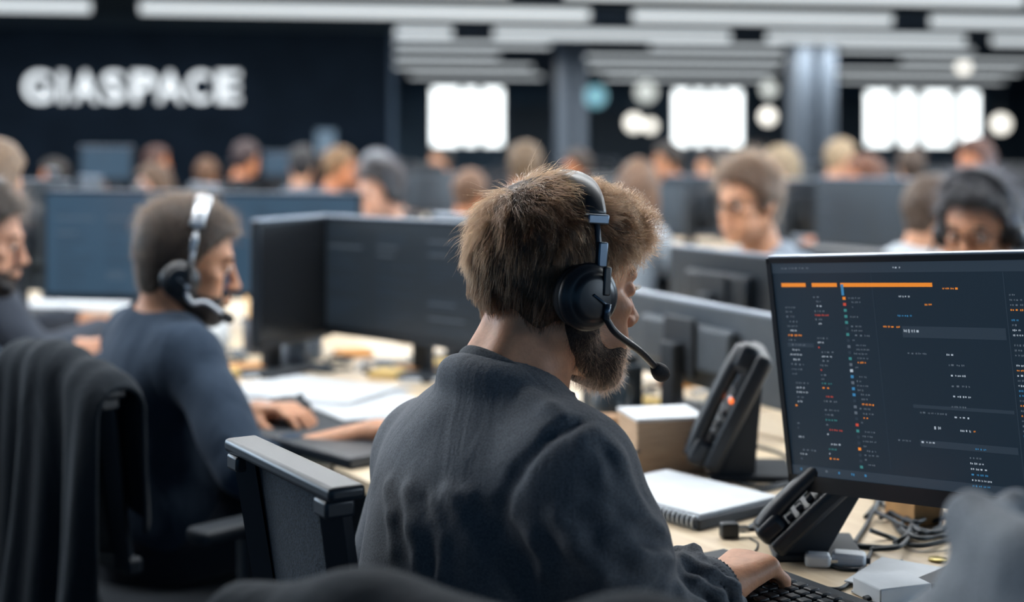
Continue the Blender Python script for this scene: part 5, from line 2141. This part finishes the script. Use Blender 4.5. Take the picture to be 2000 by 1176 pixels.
sheet_stack('spread of white papers in front of the dark code monitor', DK(610, 768), 60, (.24, .33), 5, seed=2, jit=.05)
sheet_stack('white papers right of the black mouse pad', DK(735, 795), 35, (.21, .30), 3, seed=3, jit=.03)
o = MB().box((0, 0, .002), (.24, .28, .004), bev=.0015).build('mouse_pad', M_BLACKM)
o.location = DK(600, 832)
o.rotation_euler = (0, 0, math.radians(MY))
tag(o, 'black mouse pad under the hand of the man in navy', 'mouse pad')
mouse('black computer mouse under the hand of the man in navy', DK(560, 812) + np.array([0, 0, .004]), 30)
o = MB().box((0, 0, .01), (.20, .26, .02), bev=.004).build('closed_notebook', M_BLACK)
o.location = DK(690, 880)
o.rotation_euler = (0, 0, math.radians(MY + 10))
tag(o, 'dark closed notebook under the forearm of the man in navy', 'notebook')
pen_pot('dark pot with orange pens by the sideways monitor', DK(502, 690), ((.80, .36, .06), (.80, .40, .08), (.85, .45, .1), (.5, .55, .6)), 'pen pots', (.05, .06, .08), 3)
pen_pot('grey pot with one orange pen below the sideways monitor', DK(602, 702), ((.85, .42, .08), (.3, .35, .4)), 'pen pots', (.12, .15, .19), 4)
mug('small grey mug beside the pot with orange pens', DK(575, 715), .035, .08, (.20, .25, .31), 20)
mug('pale mug by the chin of the man in navy', DK(420, 690), .038, .085, (.60, .64, .66), 200)
rnd = random.Random(31)
cl = [('yellow', (.75, .52, .18)), ('pale', (.74, .72, .64)), ('dark', (.04, .06, .08)), ('orange', (.72, .32, .08)), ('white', (.78, .81, .84)), ('blue grey', (.18, .24, .31))]
spots = [(400, 655), (440, 668), (455, 705), (480, 725), (520, 738), (545, 700), (430, 735), (640, 690), (662, 705), (690, 695), (702, 718), (735, 712), (760, 735), (780, 708), (630, 725), (812, 728), (836, 748), (470, 690), (850, 716)]
spots += [(1258, 752), (1298, 764), (1334, 752), (1392, 766), (1404, 806), (1268, 796), (1320, 786), (1226, 780)]
where = ['by the chin of the man in navy', 'near the pen pot', 'under the dark code monitor', 'behind the headset microphone']
seen_ = {}
NTH = ['leftmost', 'second', 'third', 'fourth', 'fifth']
for i, (x, y) in sorted(enumerate(spots), key=lambda q: q[1][0]):
    nm, cc = cl[i % len(cl)]
    m = mat('pad_' + nm.replace(' ', '_'), cc, .7)
    c = DK(x, y)
    if i % 3 == 0:
        o = MB().box((0, 0, .008), (.09, .075, .016), bev=.002).build('sticky_note_block', m)
        k = 'sticky note block'
    elif i % 3 == 1:
        o = MB().tube([(-.065, 0, .005), (.05, 0, .005), (.065, 0, .005)], [.0055, .0055, .002], 8).build('marker_pen', m)
        k = 'marker pen'
    else:
        o = MB().tube(arc([(-.06, 0, .004), (-.02, .04, .004), (.03, .01, .006), (.01, -.04, .004), (-.03, -.01, .006), (.07, -.02, .004)], 24), .004, 6).build('coiled_lead', m)
        k = 'coiled lead'
    o.location = c
    o.rotation_euler = (0, 0, rnd.random() * 3)
    w_ = where[0 if x < 470 else (1 if x < 600 else (2 if x < 1000 else 3))]
    n_ = seen_.setdefault((nm, k, w_), 0)
    seen_[(nm, k, w_)] += 1
    tag(o, '%s %s %s, %s there' % (nm, k, w_, NTH[n_]), k, 'small desk clutter around the middle monitors')
# left-hand desk
sheet_stack('white papers on the sunlit desk left of the man in navy', DK(70, 598), 30, (.21, .30), 4, seed=6, jit=.04)
sheet_stack('second heap of white papers left of the man in navy, nearer his neck', DK(190, 596), 80, (.25, .30), 6, seed=7, jit=.06)
mug('white mug on the sunlit left hand desk', DK(135, 585), .04, .10, (.76, .78, .80), 120)
mug('dark mug on the sunlit left hand desk, near the grey monitor', DK(98, 588), .035, .11, (.05, .07, .09), 30)
pen_pot('tan pot with pens at the left of the blue-lit monitor', DK(132, 572), ((.62, .42, .2), (.62, .42, .2)), 'pen pots', (.40, .28, .16), 6)

# ------------------------------------------------------------------ the man in navy and the person at the left edge
def near_people():
    O = P(362, 512, 2.95)
    C = fw(.955, -2.90, .935)
    Pv = fw(.93, -2.90, .52)
    WR = P(735, 846, 2.66)
    WLh = P(500, 806, 2.92)
    r_, d_ = person('man in a navy shirt with short dark hair, beard and silver-banded headset, in profile', O, 13, 9, MY, .0055, C, Pv, [WR, WLh],
                    (.57, .28, .16), (.026, .043, .070), (.030, .017, .010), 'fade', .010, .002, 'pushed', (.014, .010, .009), detail=1, sc=1.0, hs=.97)
    headset('silver-banded black headset worn by the man in navy', O, d_['M'], .99, -1, 1, silver=True, cup=(-.006, -.030), top=.140, lean=.012, cs=1.15)
    O = P(-42, 470, 3.45)
    C = fw(.96, -4.22, 1.02)
    r_, d_ = person('bearded person in a dark shirt cut off by the left edge', O, 8, 8, MY, .007, None, None, None,
                    (.60, .31, .20), (.018, .034, .058), (.025, .018, .014), 'short', .014, .003, 'long', (.018, .012, .010), detail=1)
    headset('black headset worn by the person at the left edge', O, d_['M'], 1.0, -1, 0)


near_people()

# ------------------------------------------------------------------ the rows of desks behind
# ------------------------------------------------------------------ people in the blurred rows
SK = [(.62, .31, .18), (.52, .24, .13), (.66, .36, .25), (.58, .22, .10)]
far = [
    # px, py, d, yaw, pitch, hair, style, shirt, skin, label, extras
    (1462, 398, 4.35, 218, 3, (.085, .046, .026), 'short', (.25, .30, .36), 0, 'man with short brown hair and pale grey shirt facing left, behind the black monitors', {'detail': 1, 'h': .009, 'glasses': 1}),
    (1912, 452, 3.61, 232, 6, (.008, .008, .010), 'curly', (.05, .06, .08), 1, 'person with black curly hair and glasses above the large right monitor', {'detail': 1, 'h': .008, 'glasses': 1, 'headset': 1}),
    (742, 376, 6.47, 222, 5, (.018, .016, .018), 'short', (.05, .07, .10), 2, 'pale person with dark hair and headset above the dark code monitor', {'detail': 1, 'h': .010, 'headset': 1}),
    (918, 382, 7.82, 60, 10, (.17, .085, .045), 'short', (.06, .08, .11), 3, 'person with ginger-brown hair left of the head of the man in grey', {}),
    (1026, 330, 7.34, 80, 6, (.16, .10, .055), 'short', (.04, .05, .07), 0, 'person with light brown hair just above the hair of the man in grey', {}),
    (1246, 372, 6.53, 75, 6, (.15, .080, .045), 'long', (.34, .38, .42), 3, 'long brown-haired person in a pale top right of the headset band', {}),
    (1128, 330, 10.53, 200, 4, (.05, .03, .02), 'short', (.03, .04, .06), 3, 'small orange-faced person far behind, above the headset band', {}),
    (1306, 318, 9.61, 190, 4, (.03, .02, .02), 'short', (.03, .04, .06), 1, 'small red-faced person far behind, below the middle window group', {}),
    (1642, 312, 9.92, 150, 4, (.42, .30, .18), 'short', (.30, .10, .045), 0, 'fair-haired person in an orange top below the right hand column', {}),
    (1690, 352, 8.09, 170, 4, (.16, .06, .03), 'short', (.30, .34, .38), 3, 'red-haired person in a pale grey top right of the column', {}),
    (1906, 322, 7.43, 210, 6, (.10, .035, .02), 'short', (.40, .42, .44), 3, 'auburn-haired person behind the black curly hair', {}),
    (1822, 420, 5.06, 120, 8, (.09, .055, .035), 'short', (.55, .60, .64), 0, 'person in a white shirt left of the black curly hair', {}),
    (-22, 372, 4.10, 60, 4, (.17, .105, .06), 'curly', (.05, .06, .08), 0, 'person with curly light brown hair at the left edge, behind the profile', {}),
    (106, 346, 11.36, 200, 4, (.03, .02, .02), 'short', (.03, .04, .05), 3, 'small orange-faced person above the left monitor corner', {}),
    (186, 330, 10.37, 170, 4, (.03, .03, .03), 'short', (.03, .04, .05), 0, 'small pale-faced person below the first letters of the sign', {}),
    (302, 362, 9.21, 205, 8, (.10, .055, .03), 'long', (.04, .05, .07), 2, 'brown long-haired person with bright face above the blue-lit monitor', {}),
    (306, 318, 12.42, 195, 4, (.08, .03, .02), 'short', (.05, .06, .08), 3, 'small red-faced person straight under the letters S and P', {}),
    (480, 312, 10.64, 205, 4, (.04, .02, .02), 'short', (.008, .010, .014), 3, 'small red-faced person in black under the last letter of the sign', {}),
    (404, 344, 11.35, 90, 4, (.12, .055, .025), 'short', (.12, .06, .03), 3, 'person with brown hair seen from behind, under the letter C', {}),
    (662, 330, 9.25, 195, 4, (.20, .11, .05), 'short', (.10, .12, .15), 3, 'small ginger person under the right end of the navy wall', {}),
    (702, 346, 13.64, 60, 4, (.16, .07, .03), 'long', (.05, .06, .08), 3, 'auburn long-haired person left of the pale person with headset', {}),
    (736, 338, 8.79, 190, 4, (.17, .18, .20), 'short', (.30, .34, .40), 2, 'dark grey-haired person just behind the pale person with headset', {}),
    (1526, 330, 8.67, 80, 4, (.30, .22, .13), 'long', (.20, .23, .27), 0, 'blond long-haired person behind the short brown hair of the facing man', {}),
    (590, 326, 9.76, 90, 4, (.02, .018, .018), 'short', (.10, .13, .17), 0, 'dark-haired person seen from behind under the bare navy wall', {}),
    (1390, 330, 9.23, 90, 4, (.02, .018, .018), 'curly', (.05, .07, .10), 0, 'dark-haired person far behind between the two columns', {}),
    (1780, 330, 9.37, 90, 4, (.06, .035, .022), 'short', (.14, .17, .21), 0, 'brown-haired person far behind under the right window group', {}),
    (860, 318, 12.29, 90, 4, (.03, .022, .018), 'short', (.14, .15, .17), 0, 'dark-haired person far behind under the left window group', {}),
]
seated = []
for px, py, d, yaw, pitch, hc, st, sh, sk, lb, ex in far:
    det = ex.get('detail', 0)
    hh = ex.get('h', .011 if d < 7 else .014)
    fp = float(P(px, py, d) @ FW)
    by = MY if min(abs(fp - k) for k in (.95, 3.95, 7.2)) < .06 else MY + 180
    if abs((yaw - by + 180) % 360 - 180) > 75:
        yaw = by + (20 if px % 4 < 2 else -20)
    r_, q_ = person(lb, P(px, py, d), yaw, pitch, by, hh, skin=SK[sk], shirt=sh, hair=hc, style='short' if st == 'curly' else st, thick=.022 if st == 'curly' else .016,
                    lump=.010 if st == 'curly' else .005, group='people in the blurred rows', detail=det)
    seated.append((r_, by, lb))
    if ex.get('headset'):
        headset('black headset worn by the ' + ('person with black curly hair' if px > 1500 else 'pale dark-haired person'), q_['O'], q_['M'], 1.0, -1, 0, top=.160)
    if ex.get('glasses'):
        g_ = glasses(None, q_['O'], q_['M'])
        g_.data.transform(Matrix.Translation(-Vector(q_['O'])))
        g_.location = q_['O']
        tag(g_, 'black-rimmed glasses worn by the ' + ('person with black curly hair' if px > 1700 else 'man facing left in a pale grey shirt'), 'glasses')


# desks, monitors and chairs of the blurred rows
ORD = ['first', 'second', 'third', 'fourth', 'fifth', 'sixth', 'seventh', 'eighth', 'ninth', 'tenth', 'eleventh', 'twelfth', 'thirteenth', 'fourteenth', 'fifteenth', 'sixteenth', 'seventeenth', 'eighteenth']
RN = ['nearest blurred row', 'second blurred row', 'third blurred row', 'fourth blurred row', 'farthest blurred row', 'row running off the left edge', 'row facing the left edge one']
ROWS = [(4.15, 4.95, -13.6, -3.3, 1), (4.97, 5.77, -13.6, -3.6, -1), (7.4, 8.2, -14.4, -6.0, 1), (8.22, 9.0, -14.0, -6.3, -1), (10.6, 11.4, -13.0, -8.5, 1),
        (1.06, 1.88, -8.8, -5.6, 1), (1.90, 2.70, -8.8, -5.6, -1)]
rf = random.Random(77)
proto = chair('dark office chair of the blurred rows', (0, 0), 0, .42, .96, 'office chairs of the blurred rows behind')
proto_used = False


def place_chair(p, yaw, label):
    global proto_used
    o = copy_tree(proto) if proto_used else proto
    proto_used = True
    o.location = (p[0], p[1], 0)
    o.rotation_euler = (0, 0, math.radians(yaw))
    o['label'] = label
    return o


for root_, by, lb in seated:
    place_chair(root_.location, by, 'chair under the ' + ' '.join(lb.split(',')[0].split()[:12]))
for ri, (f0, f1, wa, wb, sg_) in enumerate(ROWS):
    ws = []
    w = wb
    while w - 1.6 > wa:
        c = fw((f0 + f1) / 2, w - .8)
        if float(c @ V) < SV - 1.2 or float(c @ U) > ue + 1.2:
            ws.append(w)
        w -= 1.6
    ws.reverse()
    nm = nc = 0
    for k, w in enumerate(ws):
        desk('birch bench desk, %s from the left in the %s' % (ORD[k], RN[ri]), w - 1.59, w, f0, f1)
        for q in (1.2, .4):
            p = fw((f0 + f1) / 2 + .15 * sg_, w - q + rf.uniform(-.08, .08), DESK)
            px = 1000 + p[0] / p[1] * F
            if -150 < px < 2150 and rf.random() < .88:
                sh_ = rf.choice((M_BLACK, M_GREYP, M_BLACK))
                monitor('%s monitor, %s from the left in the %s' % ('grey' if sh_ is M_GREYP else 'black', ORD[nm], RN[ri]), p, MY + (180 if sg_ > 0 else 0) + rf.uniform(-14, 14), rf.choice((.50, .56, .60)), rf.choice((.29, .32)), rf.uniform(.08, .13), rf.uniform(0, 8),
                        rf.choice(('dark', 'code', 'off')), ri * 40 + k, 'monitors of the blurred rows behind', shell=sh_, edge=rf.random() < .5)
                nm += 1
        p = fw(f0 - .40 if sg_ > 0 else f1 + .40, w - .8 + rf.uniform(-.2, .2))
        px = 1000 + p[0] / p[1] * F
        if rf.random() < .6 and -100 < px < 2100 and all((Vector(p[:2]) - r_.location.xy).length > .85 for r_, _, _ in seated):
            place_chair(p, MY + (0 if sg_ > 0 else 180) + rf.uniform(-20, 20), 'empty office chair, %s from the left in the %s' % (ORD[nc], RN[ri]))
            nc += 1

# lit screens and a notice far off
for px, py, d, lb in ((548, 322, 11.6, 'small pale blue lit monitor under the bare navy wall'), (208, 322, 8.0, 'small pale lit monitor under the letter S of the sign')):
    c = P(px, py, d)
    m = monitor(lb, np.array([c[0], c[1], DESK]), -95, .30, .20, c[2] - DESK - .1, 0, 'blue', px, 'small lit monitors far off')
a, b = u_at(617, SV), u_at(655, SV)
o = room_box('wall_notice', a, b, SV - .02, SV - .002, z_at(636, 302, SV), z_at(636, 254, SV), mat('notice_blue', (.22, .32, .42), .6), None)
tag(o, 'pale blue upright notice low on the bare part of the navy wall', 'notice')
